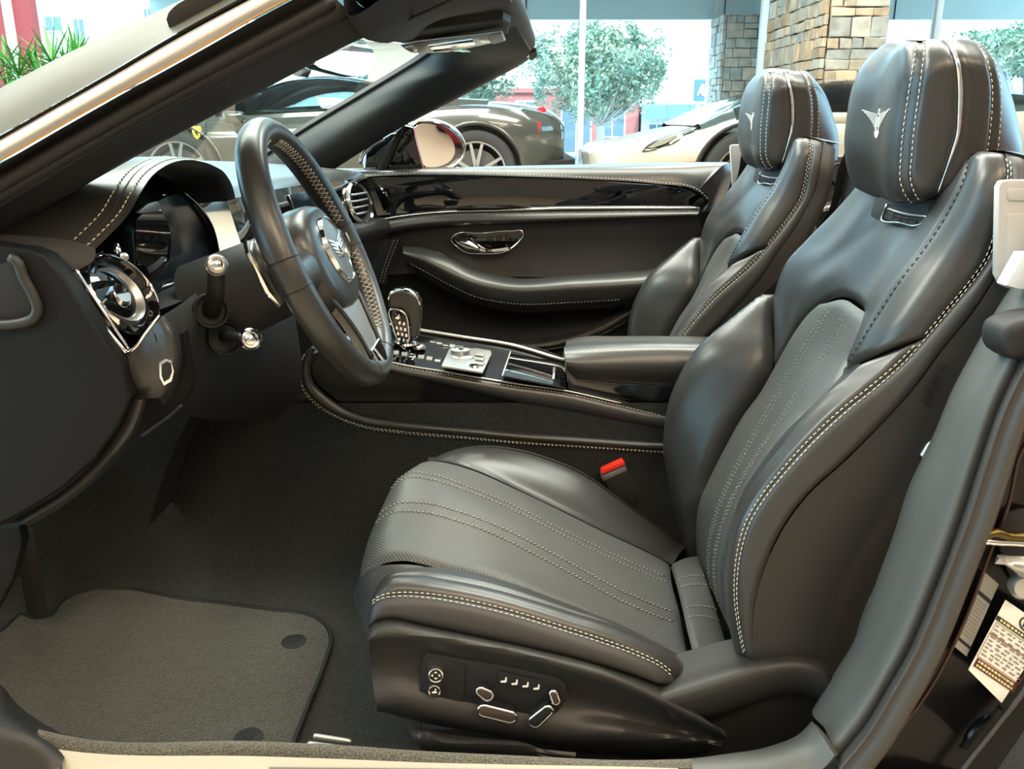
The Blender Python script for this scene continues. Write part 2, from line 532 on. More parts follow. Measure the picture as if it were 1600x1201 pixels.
def pier(lo, hi, seed, pale=0.0):
    rnd = random.Random(seed)
    core = bmesh.new(); add_box(core, np.array(lo) + np.array((.03, .03, 0)), np.array(hi) - np.array((.03, .03, 0)))
    o = struct('column', core, M['mortar'])
    bm = bmesh.new(); lay = bm.loops.layers.float_color.new('stone')
    def face(p0, ax, wd, nrm):
        z = lo[2]
        while z < hi[2] - .02:
            h = min(rnd.choice((.07, .09, .12, .14, .17)), hi[2] - z)
            x = 0
            while x < wd - .01:
                w = min(rnd.uniform(.08, .25), wd - x)
                if wd - x - w < .09: w = wd - x
                sub = [(z, h)] if rnd.random() < .75 or h < .14 else [(z, h*.5), (z + h*.5, h*.5)]
                for (zz, hh) in sub:
                    d = rnd.uniform(.03, .055); g = .003
                    n0 = len(bm.faces)
                    j = lambda: rnd.uniform(-.006, .006)
                    q = [(x+g+j(), zz+g+j()), (x+w-g+j(), zz+g+j()), (x+w-g+j(), zz+hh-g+j()), (x+g+j(), zz+hh-g+j())]
                    t = bmesh.new()
                    add_prism(t, [np.array(p0) + np.array(ax)*a + np.array((0, 0, b - p0[2])) for a, b in q], np.array(nrm)*d, .010, 2)
                    vm = {}
                    for v in t.verts: vm[v] = bm.verts.new(v.co)
                    col = rnd.choice(STONE_COLS); k = rnd.uniform(.8, 1.15)
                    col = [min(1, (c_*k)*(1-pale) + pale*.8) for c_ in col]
                    for f in t.faces:
                        nf = bm.faces.new([vm[v] for v in f.verts])
                        for l in nf.loops: l[lay] = (*col, 1)
                    t.free()
                x += w
            z += h
    face((lo[0], lo[1], lo[2]), (1, 0, 0), hi[0]-lo[0], (0, -1, 0))
    face((lo[0], lo[1], lo[2]), (0, 1, 0), hi[1]-lo[1], (-1, 0, 0))
    bmesh.ops.recalc_face_normals(bm, faces=bm.faces)
    me = bpy.data.meshes.new('stone_cladding'); bm.to_mesh(me); bm.free()
    finish('stone_cladding', me, M['stone'], o, False)
    return o
pier((2.70, 7.95, HALL), (3.20, 9.7, 3.0), 5)
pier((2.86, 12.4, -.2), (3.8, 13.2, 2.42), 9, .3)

# canopy over the pavement
S(bx('canopy_soffit', (-5.1, 10.3, 2.72), (14, 13.5, 2.9), M['ceiling']))
fs = S(bx('canopy_fascia', (-5.1, 13.2, 2.43), (14, 13.32, 2.76), M['fascia']))
for x in (-4.6, -2.2, .2, 3.0, 5.4, 8.2):
    bx('fascia_joint', (x-.008, 13.19, 2.43), (x+.008, 13.2, 2.76), M['rubber'], fs)
for x in (-1.1, 1.35, 4.3, 7.4):
    for y in (11.2, 12.6):
        l = lathe('downlight', [(0, .0), (.07, 0), (.09, -.012), (.10, 0)], (x, y, 2.72), (0, 0, 1), M['alu'])
        tag(l, 'small white downlight in the canopy ceiling outside', 'downlight', 'canopy downlights')

# street, pavements and the buildings across it
ZS = -.38
S(bx('street', (-60, 14.5, ZS-.2), (60, 33, ZS), M['asphalt']))
S(bx('pavement', (-60, 10.12, ZS-.1), (60, 14.5, .05), M['paving']))
S(bx('pavement', (-60, 33, ZS-.1), (60, 60, ZS+.14), M['paving']))
def bldg(name, label, lo, hi, m, wins, frame=None, roof=True):
    t = thing(name, label, 'building', ((lo[0]+hi[0])/2, lo[1], lo[2]))
    w = bx('wall', lo, hi, m, t)
    if roof: bx('parapet', (lo[0]-.1, lo[1]-.12, hi[2]-.12), (hi[0]+.1, lo[1], hi[2]+.05), m, t)
    for (x0, z0, x1, z1) in wins:
        f = bx('window', (x0, lo[1]-.06, z0), (x1, lo[1], z1), frame or M['alu'], t)
        bx('pane', (x0+.06, lo[1]-.075, z0+.06), (x1-.06, lo[1]-.05, z1-.06), M['shop_glass'], f)
        bx('glazing_bar', ((x0+x1)/2-.02, lo[1]-.085, z0+.05), ((x0+x1)/2+.02, lo[1]-.06, z1-.05), frame or M['alu'], f)
    return t
def bp(u, v, Y): return W(u, v, Y)
Yb = 37.0
def wins(rects, Y):
    out = []
    for (u0, v0, u1, v1) in rects:
        a, b = bp(u0, v1, Y), bp(u1, v0, Y); out.append((a[0], a[2], b[0], b[2]))
    return out
a, b = bp(760, 245, Yb), bp(1000, 140, Yb)
bldg('shop_building', 'low pink shop building across the street behind the round tree', (a[0], Yb, ZS+.1), (b[0], Yb+5, b[2]), M['pink'],
     wins([(805,157,836,172), (875,170,925,240), (935,170,978,215)], Yb), M['alu'])
a, b = bp(1000, 245, Yb), bp(1130, 162, Yb)
sh = bldg('shop_building', 'low white shop with blue awnings beside the pink building', (a[0], Yb, ZS+.1), (b[0], Yb+5, b[2]), M['facade'], wins([(1010,192,1040,236), (1050,192,1080,236)], Yb))
for u0 in (1004, 1042, 1078):
    p0, p1 = bp(u0, 186, Yb-.5), bp(u0+35, 162, Yb)
    prism('awning', [np.array((p0[0], Yb-.9, p0[2])), np.array((p1[0], Yb-.9, p0[2])), np.array((p1[0], Yb-.05, p1[2])), np.array((p0[0], Yb-.05, p1[2]))], (0, .02, .04), M['blue'], sh)
a, b = bp(1084, 158, 34), bp(1103, 124, 34)
sg = thing('shop_sign', 'blue shop sign with a white emblem beside the far stone pier', 'sign', ((a[0]+b[0])/2, 34, ZS))
bx('sign_panel', (a[0], 34, a[2]), (b[0], 34.12, b[2]), M['blue'], sg)
prism('sign_emblem', [bp(u, v, 33.99) for u, v in ((1089,147),(1096,132),(1100,131),(1101,150),(1097,150),(1096,146),(1092,147),(1090,150))], (0, -.02, 0), M['white'], sg)
bx('sign_post', ((a[0]+b[0])/2-.06, 34.13, ZS+.1), ((a[0]+b[0])/2+.06, 34.22, b[2]), M['alu'], sg)
# tall white blocks
bldg('apartment_building', 'tall white building with small windows seen over the potted palm', (-34, 45, ZS+.1), (-13.2, 55, 12), M['facade'],
     wins([(72,24,97,50), (118,28,132,66), (225,12,238,30), (160,-20,180,0)], 45), M['shop_frame'] if 'shop_frame' in M else None)
rb = bldg('apartment_building', 'faded red building front at the far left across the street', (bp(-60,0,38.5)[0], 38.5, ZS+.1), (bp(46,0,38.5)[0], 39.0, 9), M['red_facade'], wins([(-30,10,-8,60)], 38.5))
bx('pilaster', (bp(3,0,38.3)[0], 38.2, ZS+.1), (bp(13,0,38.3)[0], 38.5, 9), M['facade'], rb)
bldg('apartment_building', 'long white building behind the pink shop and the trees', (-13, 46, ZS+.1), (14, 56, 11), M['facade'], wins([(560,90,572,104), (545,95,552,102)], 46))
bldg('apartment_building', 'white building with a pale blue band to the right of the stone piers', (14.3, 44, ZS+.1), (40, 54, 9), M['facade'], wins([(1345,128,1380,150)], 44))
a, b = bp(1300, 128, 40), bp(1800, 101, 40)
cb = thing('shop_canopy', 'long pale blue canopy on the far side of the street at right', 'canopy', (a[0], 40, ZS))
bx('canopy_band', (a[0], 39, a[2]), (b[0], 40.5, b[2]), mat('pale_blue_band', (.36, .55, .74), .6), cb)
for u in (1320, 1500, 1700): bx('canopy_post', (bp(u,0,39.5)[0]-.08, 39.4, ZS+.1), (bp(u,0,39.5)[0]+.08, 39.6, a[2]), M['alu'], cb)

# trees
M['leaf'] = mat('tree_leaf', (.17, .27, .19), .6, var=(1.2, (.34, .38, .26), .4, .6))
M['bark'] = mat('pale_bark', (.48, .44, .40), .9, bump=[(12, .5, .02)])
def tree(label, u, vb, vt, Y, ru, rv, seed, uc=None, vc=None, n=3800, ls=.11):
    rnd = random.Random(seed)
    base = bp(u, vb, Y); cc = bp(uc or u, vc or vt + rv, Y)
    px = 1350 / (Y * .99)
    rx, rz = ru / px, rv / px
    t = thing('street_tree', label, 'tree', base)
    bm = bmesh.new()
    fork = base*.45 + np.array((base[0], base[1], cc[2]))*.55
    fork = np.array((base[0], Y, base[2] + (cc[2]-base[2])*.42))
    add_tube(bm, spline([base, (base+fork)/2 + np.array((.03, 0, 0)), fork], 8), np.linspace(.13, .10, 8) * min(1.3, rx/2), 8)
    tips = []
    for k in range(11):
        a = 2*PI*k/11 + rnd.uniform(-.2, .2)
        e = cc + np.array((math.cos(a)*rx*.62, math.sin(a)*rx*.62, rnd.uniform(-.3, .4)*rz))
        add_tube(bm, spline([fork, (fork+e)/2 + np.array((0, 0, -.15*rz)), e], 8), np.linspace(.06, .018, 8), 6); tips.append(e)
    obj('trunk', bm, M['bark'], t, smooth=True)
    bm = bmesh.new()
    cl = [cc + np.array((rnd.gauss(0, .42)*rx, rnd.gauss(0, .42)*rx, rnd.gauss(0, .40)*rz)) for _ in range(70)]
    for i in range(n):
        while True:
            q = np.array((rnd.uniform(-1, 1), rnd.uniform(-1, 1), rnd.uniform(-1, 1)))
            r = np.linalg.norm(q)
            if .25 < r < 1: break
        q = q * (.82 + .25*math.sin(q[0]*7+seed)*math.cos(q[2]*6+q[1]*5))
        p = cc + q * np.array((rx, rx, rz))
        p = p*.72 + .28*min(cl, key=lambda z: np.sum((z-p)**2)) if i % 3 else p
        d = np.array((rnd.gauss(0, 1), rnd.gauss(0, 1), rnd.gauss(0, .6))); d /= np.linalg.norm(d)
        s = np.cross(d, (rnd.random(), rnd.random(), rnd.random())); s /= max(np.linalg.norm(s), 1e-6)
        L = ls*rnd.uniform(.7, 1.4)
        bm.faces.new([bm.verts.new(p - d*L), bm.verts.new(p + s*L*.45), bm.verts.new(p + d*L), bm.verts.new(p - s*L*.45)])
    obj('crown', bm, M['leaf'], t)
tree('round leafy street tree with a pale forked trunk, outside the middle window', 936, 254, 30, 30, 124, 82, 3, vc=112, n=15000, ls=.08)
tree('leafy street tree partly hidden behind the far windscreen pillar', 712, 254, 60, 33.2, 96, 64, 8, vc=122, n=9000, ls=.095)
tree('leafy tree outside the right window behind the driver headrest', 1590, 262, 40, 26, 130, 46, 12, vc=84, n=8000, ls=.085)
tree('leafy tree outside seen above the dark sports car roof', 592, 250, 60, 25.5, 50, 52, 21, vc=92, n=4500, ls=.065)

# potted palm by the left window
def palm():
    b = W(45, 300, 5.4); b[2] = HALL
    t = thing('potted_palm', 'potted plant with long narrow green leaves beyond the windscreen pillar', 'potted plant', b)
    lathe('pot', [(0, 0), (.15, 0), (.19, .36), (.20, .38), (.17, .38), (.165, .33), (0, .32)], b, (0, 0, 1), M['grey_wall'], t, 32)
    rnd = random.Random(2)
    lm = mat('palm_leaf_green', (.045, .20, .035), .4, spec=.5)
    bm = bmesh.new(); heads = []
    for (u, v, dy) in ((-25,140,0), (8,105,.1), (30,118,-.1), (55,112,.05), (82,100,.0), (104,122,.1), (20,150,.1), (70,140,-.1), (120,95,.12)):
        top = W(u, v, 5.4 + dy)
        add_tube(bm, spline([b + np.array((rnd.uniform(-.05, .05), rnd.uniform(-.05, .05), .3)), (b+top)/2 + np.array((0, 0, .1)), top], 8), .008, 6); heads.append(top)
    obj('stem', bm, M['bark'], t, smooth=True)
    bm = bmesh.new()
    for h in heads:
        for k in range(34):
            a = rnd.uniform(0, 2*PI); el = rnd.uniform(-.5, 1.4); L = rnd.uniform(.16, .30)
            d = np.array((math.cos(a)*math.cos(el), math.sin(a)*math.cos(el), math.sin(el)))
            pts = [h + d*L*s + np.array((0, 0, -.16*L*s*s*(1.4-el*.6))) for s in np.linspace(0, 1, 6)]
            sd = np.cross(d, (0, 0, 1)); sd /= max(np.linalg.norm(sd), 1e-6)
            wv = [.002, .0065, .008, .007, .005, .0008]
            A = [(bm.verts.new(p - sd*w), bm.verts.new(p + np.array((0, 0, -.003))), bm.verts.new(p + sd*w)) for p, w in zip(pts, wv)]
            for x, y in zip(A[:-1], A[1:]):
                bm.faces.new((x[0], x[1], y[1], y[0])); bm.faces.new((x[1], x[2], y[2], y[1]))
    obj('leaves', bm, lm, t, smooth=True)
palm()

# ---------------------------------------------------------------- other cars in the hall
M['tyre'] = mat('tyre_rubber', (.020, .020, .020), .75)
M['tint'] = glass('tinted_car_glass', (.55, .66, .66))
M['dark_in'] = mat('dark_car_interior', (.02, .02, .022), .7)
def sports_car(label, nose, floor, paint, S_, xf, xr, roof, hw_roof=.62, direction=1, rim=None, roofpaint=None, near=1, seats=None, wr=.34):
    """S_: stations (x, bottom, shoulder, top, half width); roof: (x, z) line of the cabin"""
    t = thing('sports_car', label, 'car', (nose[0] + direction*2.2, nose[1], floor))
    def T(x, y, z): return np.array((nose[0] + direction*x, nose[1] + y, floor + z))
    S_ = np.array(S_, float)
    xs = np.linspace(0, S_[-1, 0], 56)
    f = lambda k: spline([(a, b, 0) for a, b in zip(S_[:, 0], S_[:, k])], 300)
    tab = {k: f(k) for k in range(1, 5)}
    g = lambda k, x: float(np.interp(x, tab[k][:, 0], tab[k][:, 1]))
    bm = bmesh.new(); rings = []
    for x in xs:
        b, s, tp, w = (g(k, x) for k in range(1, 5))
        half = [(0, b), (w*.80, b), (w*.95, b + .06), (w*.985, b + (s-b)*.45), (w*1.0, b + (s-b)*.70), (w*.985, b + (s-b)*.90), (w*.93, s), (w*.80, s + (tp-s)*.45), (w*.5, s + (tp-s)*.88), (0, tp)]
        hp = spline([(a, c_, 0) for a, c_ in half[2:]], 16)
        pts = [(0, b), (w*.8, b)] + [(q[0], q[1]) for q in hp]
        full = pts + [(-a, c_) for a, c_ in pts[-2:0:-1]]
        rings.append([bm.verts.new(T(x, a, c_)) for a, c_ in full])
    n = len(rings[0])
    for A, B in zip(rings[:-1], rings[1:]):
        for k in range(n): bm.faces.new((A[k], A[(k+1) % n], B[(k+1) % n], B[k]))
    bm.faces.new(rings[0]); bm.faces.new(rings[-1][::-1])
    bmesh.ops.recalc_face_normals(bm, faces=bm.faces)
    me = bpy.data.meshes.new('body'); bm.to_mesh(me); bm.free()
    bo = bpy.data.objects.new('cut_body', me); COL.objects.link(bo)
    hwf, hwr = g(4, xf), g(4, xr)
    cb_ = bmesh.new()
    for x, w in ((xf, hwf), (xr, hwr)):
        for s in (-1, 1):
            add_lathe(cb_, [(0, -.2), (wr+.04, -.2), (wr+.04, .2), (0, .2)], T(x, s*(w - .08), wr), (0, 1, 0), 40)
    cm = bpy.data.meshes.new('cut'); cb_.to_mesh(cm); cb_.free()
    co = bpy.data.objects.new('cut', cm); COL.objects.link(co)
    md = bo.modifiers.new('b', 'BOOLEAN'); md.object = co; md.operation = 'DIFFERENCE'; md.solver = 'EXACT'
    dg = bpy.context.evaluated_depsgraph_get(); dg.update()
    m2 = bpy.data.meshes.new_from_object(bo.evaluated_get(dg))
    bpy.data.objects.remove(bo); bpy.data.objects.remove(co)
    m2.materials.clear()
    b_ = finish('body', m2, paint, t, True); m2.set_sharp_from_angle(angle=math.radians(38))
    # cabin: roof skin, pillars and glass from one shell
    R = np.array(roof, float)
    rx = np.linspace(R[0, 0], R[-1, 0], 40)
    rt = spline([(a, c_, 0) for a, c_ in R], 200)
    rows = []
    for x in rx:
        zr = float(np.interp(x, rt[:, 0], rt[:, 1])); zb = g(2, x) + .0; w = g(4, x)*.90
        hgt = max(.004, zr - zb)
        wr_ = w - (w - hw_roof) * min(1, hgt / .30)
        sec = spline([(w, zb - .03, 0), (w*.55 + wr_*.45, zb + hgt*.5, 0), (wr_, zb + hgt*.86, 0), (wr_*.7, zb + hgt*.97, 0), (0, zr, 0)], 12)
        pts = [(q[0], q[1]) for q in sec]
        rows.append(pts + [(-a, c_) for a, c_ in pts[-2::-1]])
    peak = R[np.argmax(R[:, 1]), 0]
    for nm, m, cond in (('cabin_roof', roofpaint or paint, lambda i, k: 'p'), ('cabin_glass', M['tint'], lambda i, k: 'g')):
        bm = bmesh.new(); V = [[bm.verts.new(T(x, a, c_)) for a, c_ in r] for x, r in zip(rx, rows)]
        N_ = len(rows[0])
        for i in range(len(rx)-1):
            fx = (rx[i] - rx[0]) / (rx[-1] - rx[0])
            for k in range(N_ - 1):
                kk = min(k, N_ - 2 - k)                     # 0 at the waist .. 10 at the middle of the roof
                z0 = float(np.interp(rx[i], rt[:, 0], rt[:, 1]))
                side = 0 < kk < 6
                hgt = z0 - g(2, rx[i])
                rake = rx[i] < peak - .22
                isg = (side and hgt > .13 and not (.60 < fx < .66) and fx < .80 and not (rake and kk > 4)) or (kk >= 7 and rake and hgt > .05) or (kk >= 8 and fx > .74 and fx < .95)
                if (isg and nm == 'cabin_glass') or (not isg and nm == 'cabin_roof'):
                    bm.faces.new((V[i][k], V[i][k+1], V[i+1][k+1], V[i+1][k]))
        bmesh.ops.recalc_face_normals(bm, faces=bm.faces)
        loose = [v for v in bm.verts if not v.link_faces]; bmesh.ops.delete(bm, geom=loose, context='VERTS')
        obj(nm, bm, m, t, smooth=True)
    bx('cabin_floor', T(R[0, 0] + .3, -.62, g(2, 2.0) - .12), T(R[-1, 0] - .5, .62, g(2, 2.0) - .06), M['dark_in'], t)
    # seats just visible inside
    for s in (-1, 1):
        q = T(peak + .25, s*.34, g(2, 2.0) - .08)
        patch('car_seat', [[q + np.array((-.02*direction, -.2, 0)), q + np.array((.06*direction, -.19, .2)), q + np.array((.12*direction, -.10, .36))], [q + np.array((-.05*direction, 0, 0)), q + np.array((.03*direction, 0, .2)), q + np.array((.11*direction, 0, .38))], [q + np.array((-.02*direction, .2, 0)), q + np.array((.06*direction, .19, .2)), q + np.array((.12*direction, .10, .36))]], seats or M['dark_in'], t, 10, 10, thick=.06)
    # wheels
    for x, w in ((xf, hwf), (xr, hwr)):
        for s in (-1, 1):
            cc = T(x, s*(w - .055), wr); ax = (0, s, 0)
            wh = lathe('wheel', [(wr*.70, -.10), (wr*.94, -.10), (wr, -.07), (wr, .035), (wr*.95, .06), (wr*.80, .065), (wr*.745, .055), (wr*.73, .03), (wr*.70, -.10)], cc, ax, M['tyre'], t, 48)
            lathe('rim', [(wr*.745, .05), (wr*.735, .058), (wr*.70, .05), (wr*.67, -.02), (wr*.66, -.10)], cc, ax, rim or M['satin'], wh, 48)
            lathe('brake_disc', [(0, -.02), (wr*.55, -.02), (wr*.55, -.035), (0, -.04)], cc, ax, M['grey_trim2'], wh, 32)
            bm = bmesh.new()
            for k in range(5):
                for dd in (-.13, .13):
                    a = 2*PI*k/5 + .3
                    u1 = np.array((math.cos(a+dd*1.6), 0, math.sin(a+dd*1.6))); u0 = np.array((math.cos(a+dd*.6), 0, math.sin(a+dd*.6)))
                    tv = np.array((-math.sin(a), 0, math.cos(a)))
                    h = np.array((0, s, 0))
                    add_prism(bm, [cc + u0*wr*.12 - tv*.016 + h*.05, cc + u1*wr*.71 - tv*.012 + h*.045, cc + u1*wr*.71 + tv*.012 + h*.045, cc + u0*wr*.12 + tv*.016 + h*.05], -h*.02)
            add_lathe(bm, [(0, .056), (.04, .054), (.05, .04)], cc, ax, 20)
            obj('spokes', bm, rim or M['satin'], wh)
    return t, T, g, b_
M['grey_trim2'] = mat('brake_disc_steel', (.12, .12, .12), .5, metal=.8)
M['ferrari_paint'] = mat('dark_grey_paint_olive_reflection', (.052, .055, .047), .2, metal=.25, spec=.5, coat=1.0)  # olive cast of reflected light mixed into the dark grey
M['lambo_paint'] = mat('pearl_cream_paint', (.33, .31, .25), .3, spec=.4, coat=.5)
M['tail_red'] = mat('tail_lamp_red', (.75, .02, .03), .12, spec=.6)
M['amber'] = mat('amber_reflector', (.85, .22, .02), .25)
M['yellow'] = mat('yellow_enamel', (.85, .62, .05), .35)

def dark_car():
    Y = 8.42
    st = [(0,.25,.44,.46,.50), (.12,.18,.54,.57,.74), (.4,.15,.64,.68,.88), (.98,.14,.72,.78,.95), (1.5,.14,.74,.84,.95), (2.0,.14,.76,.88,.93), (2.7,.14,.80,.90,.93), (3.2,.15,.87,.91,.97), (3.55,.16,.88,.92,.98), (3.95,.20,.83,.89,.92), (4.16,.28,.77,.84,.80), (4.25,.34,.72,.76,.66)]
    rf = [(1.18,.80), (1.5,.98), (1.85,1.10), (2.15,1.135), (2.5,1.10), (2.9,1.02), (3.3,.93), (3.6,.905)]
    t, T, g, b = sports_car('dark grey sports car in side view beyond the windscreen and far mirror', (-3.80, Y), HALL, M['ferrari_paint'], st, .99, 3.50, rf)
    w = g(4, 1.28)
    # shield on the front wing
    q = W(307, 207, Y - w*.985 - .012)
    ol = [(-.036,.046), (-.018,.052), (0,.048), (.018,.052), (.036,.046), (.036,.0), (.026,-.030), (0,-.056), (-.026,-.030), (-.036,.0)]
    sh = prism('wing_shield', [q + np.array((a, 0, b_)) for a, b_ in ol], (0, .03, 0), M['yellow'], t, bevel=.002)
    hs = [(-.012,-.034),(-.006,-.014),(-.012,-.004),(-.018,.006),(-.012,.004),(-.008,.014),(-.016,.022),(-.010,.028),(-.002,.022),(.006,.012),(.014,.016),(.018,.006),(.012,.002),(.008,-.008),(.012,-.022),(.008,-.034),(.004,-.022),(0,-.010),(-.004,-.018),(-.008,-.034)]
    prism('shield_horse', [q + np.array((a, -.003, b_)) for a, b_ in hs], (0, .004, 0), M['ink0'], sh)
    # mirror on its stalk
    m = W(366, 183, Y - 1.06)
    bm = bmesh.new(); add_box(bm, m + np.array((-.085, -.05, -.045)), m + np.array((.085, .06, .045)), .04, 4)
    mr = obj('wing_mirror', bm, M['ferrari_paint'], t, angle=60)
    prism('mirror_stalk', [m + np.array((-.03, .03, -.04)), m + np.array((.03, .03, -.04)), m + np.array((.10, .12, -.2)), m + np.array((.05, .12, -.2))], (0, .02, 0), M['rubber'], mr)
    # door shut lines
    for u, v in (((322,190),(326,262)), ((585,175),(578,265))):
        tube('shut_line', [W(u[0], u[1], Y - .945), W((u[0]+v[0])/2 - 5, (u[1]+v[1])/2, Y - .965), W(v[0], v[1], Y - .96)], .006, M['rubber'], t, n=10)
    # tail lamps and rear arch edge
    for s in (-1, 1):
        lathe('tail_lamp', [(0, .03), (.05, .028), (.066, .015), (.07, -.02)], T(4.06, s*.70, .80), (.9, s*.45, .15), M['tail_red'], t, 24)
    tube('arch_edge', [T(3.50 + .40*math.cos(a), -.985, .34 + .40*math.sin(a)) for a in np.linspace(-.3, PI+.2, 30)], .012, M['ferrari_paint'], t)
    tube('arch_edge', [T(.99 + .39*math.cos(a), -.955, .34 + .39*math.sin(a)) for a in np.linspace(-.3, PI+.2, 30)], .010, M['ferrari_paint'], t)
    prism('side_reflector', [T(3.97, -.90, .50), T(4.02, -.89, .62), T(4.04, -.88, .74), T(4.0, -.89, .74), T(3.95, -.905, .60)], (0, .04, 0), M['tail_red'], t)
    prism('rear_diffuser', [T(4.0, -.9, .2), T(4.34, -.8, .26), T(4.34, -.8, .44), T(4.1, -.9, .42)], (0, 1.7, 0), M['rubber'], t, bevel=.01)
    prism('brake_caliper', [T(3.50 + .20*math.cos(a), -.93, .34 + .20*math.sin(a)) for a in (-2.3, -1.9, -1.5, -1.1)] + [T(3.50 + .12*math.cos(a), -.93, .34 + .12*math.sin(a)) for a in (-1.1, -1.7, -2.3)], (0, .04, 0), M['yellow'], t)
M['ink0'] = mat('black_enamel', (.01, .01, .01), .5)
dark_car()

def white_car():
    Y = 7.45
    st = [(0,.26,.50,.52,.62), (.06,.20,.545,.565,.80), (.3,.16,.585,.61,.93), (.7,.14,.66,.70,.985), (1.1,.13,.715,.755,1.0), (1.5,.13,.73,.79,.98), (2.2,.13,.76,.82,.97), (3.0,.14,.80,.88,1.0), (3.6,.15,.82,.90,1.01), (4.2,.2,.78,.86,.98), (4.5,.3,.72,.78,.86), (4.56,.34,.68,.72,.8)]
    rf = [(.78,.72), (1.2,.92), (1.6,1.03), (2.0,1.06), (2.4,1.04), (3.0,.97), (3.7,.89), (4.1,.86)]
    brown = mat('brown_seat_leather', (.30, .13, .07), .5)
    t, T, g, b = sports_car('cream white wedge shaped sports car with dark roof outside the passenger seat', (.60, Y), HALL, M['lambo_paint'], st, 1.12, 3.7, rf, rim=M['rimgrey'], roofpaint=M['darkroof'], seats=brown, wr=.345)
    # headlamp: dark housing with clear inner pieces lying on the wing
    hl = [(1003,237),(1010,229),(1030,218),(1060,207),(1082,199),(1104,195),(1090,204),(1066,214),(1058,222),(1036,230),(1015,236)]
    tree_ = bvh_of(b)
    def ony(u, v, lift=.0):
        q = drop(tree_, u, v, lift)
        return q if q is not None else W(u, v, Y - .9)
    h = prism('headlamp', [ony(u, v, .006) for u, v in spline([(a, b_, 0) for a, b_ in hl], 30, True)[:, :2]], (.0, .03, -.02), M['lampdark'], t, bevel=.002)
    prism('lamp_insert', [ony(u, v, .012) for u, v in ((1012,233),(1028,222),(1052,213),(1060,214),(1040,226),(1020,233))], (0, .02, 0), M['lampclear'], h)
    prism('lamp_insert', [ony(u, v, .012) for u, v in ((1066,210),(1082,202),(1098,197),(1086,204),(1070,212))], (0, .02, 0), M['lampclear'], h)
    prism('side_marker', [ony(u, v, .014) for u, v in ((1060,253),(1092,251),(1092,255),(1060,257))], (0, .03, 0), M['amber'], t)
    m = W(1300, 185, Y - 1.16)
    bm = bmesh.new(); add_box(bm, m + np.array((-.06, -.08, -.035)), m + np.array((.10, .08, .04)), .03, 3)
    mr = obj('wing_mirror', bm, M['lambo_paint'], t, angle=60)
    tube('mirror_stalk', [m + np.array((.02, .05, -.02)), m + np.array((.05, .18, -.06)), m + np.array((.06, .24, -.10))], .015, M['rubber'], mr)
    tube('arch_edge', [T(1.12 + .40*math.cos(a), -1.0, .345 + .40*math.sin(a)) for a in np.linspace(-.3, PI+.2, 30)], .012, M['rubber'], t)
    prism('air_intake', [ony(u, v, .01) for u, v in ((985,259),(1000,256),(1016,258),(1010,266),(990,266))], (0, .03, 0), M['rubber'], t)
M['rimgrey'] = mat('bronze_grey_rim', (.32, .28, .24), .35, metal=.8)
M['darkroof'] = mat('dark_roof_panel', (.03, .045, .045), .15, coat=1.0)
M['lampdark'] = mat('lamp_housing', (.03, .03, .03), .15)
M['lampclear'] = mat('clear_lamp', (.22, .20, .14), .08, metal=.4)
white_car()

# red car behind the viewer, seen only in the far door mirror and in the glossy trims
def red_car():
    st = [(0,.26,.50,.52,.62), (.12,.20,.56,.58,.80), (.4,.16,.64,.68,.93), (1.0,.13,.72,.78,.98), (1.6,.13,.74,.84,.96), (2.4,.13,.78,.88,.95), (3.2,.14,.86,.90,1.0), (3.8,.15,.86,.90,1.0), (4.3,.25,.78,.84,.94), (4.5,.34,.70,.74,.8)]
    rf = [(1.2,.78), (1.6,.98), (2.0,1.12), (2.3,1.14), (2.7,1.10), (3.3,.97), (3.8,.90)]
    rp = mat('red_car_paint', (.62, .015, .012), .12, spec=.5, coat=1.0)
    sports_car('red sports car parked to the rear, reflected in the far door mirror', (4.2, 3.75), FLOOR, rp, st, 1.02, 3.6, rf)
red_car()
# ================================================================ front seats
SEAT_BASE = W(800, 1100, 1.245) * np.array((1, 1, 0)) + np.array((.08, 0, .2))
def wing_emblem(name, parent, Mx, sx, sy, m):
    """a small winged badge: feathered wings round an upright oval with a letter"""
    bm = bmesh.new()
    nrm = Mx.to_3x3() @ Vector((0, 0, 1)); tr = bvh_of(parent)
    def at(x, y):
        q = Mx @ Vector((x*sx, y*sy, .04))
        h = tr.ray_cast(q, -nrm)[0]
        return np.array(h if h is not None else Mx @ Vector((x*sx, y*sy, 0))) + np.array(nrm) * .0003
    def poly(pts):
        add_prism(bm, [at(x, y) for x, y in pts], np.array(nrm) * .0007)
    for sg in (-1, 1):
        for i in range(9):
            t = i / 8
            bx_, by_ = .20 - .02*t, .62 - 1.0*t
            tx, ty = 1.0 - .78*t**.9, .93 - 1.25*t
            w0, w1 = .022, .046 - .02*t
            poly([(sg*bx_, by_ - w0), (sg*tx, ty - w1), (sg*(tx + .03), ty + w1*.7), (sg*bx_, by_ + w0)])
    def ring(cy, ra, rb, wx, wy, n):
        for k in range(n):
            a, b = 2*PI*k/n, 2*PI*(k+1)/n
            poly([(ra*math.cos(a), cy + rb*math.sin(a)), (ra*math.cos(b), cy + rb*math.sin(b)),
                  ((ra-wx)*math.cos(b), cy + (rb-wy)*math.sin(b)), ((ra-wx)*math.cos(a), cy + (rb-wy)*math.sin(a))])
    ring(.10, .20, .66, .055, .07, 22)
    ring(.26, .095, .17, .05, .07, 12); ring(-.04, .105, .19, .05, .07, 12)
    poly([(-.18, -.46), (-.24, -.60), (-.16, -.86), (0, -1.0), (.16, -.86), (.24, -.60), (.18, -.46), (0, -.62)])
    poly([(-.10, .80), (0, 1.0), (.10, .80), (0, .84)])
    return obj(name, bm, m, parent)

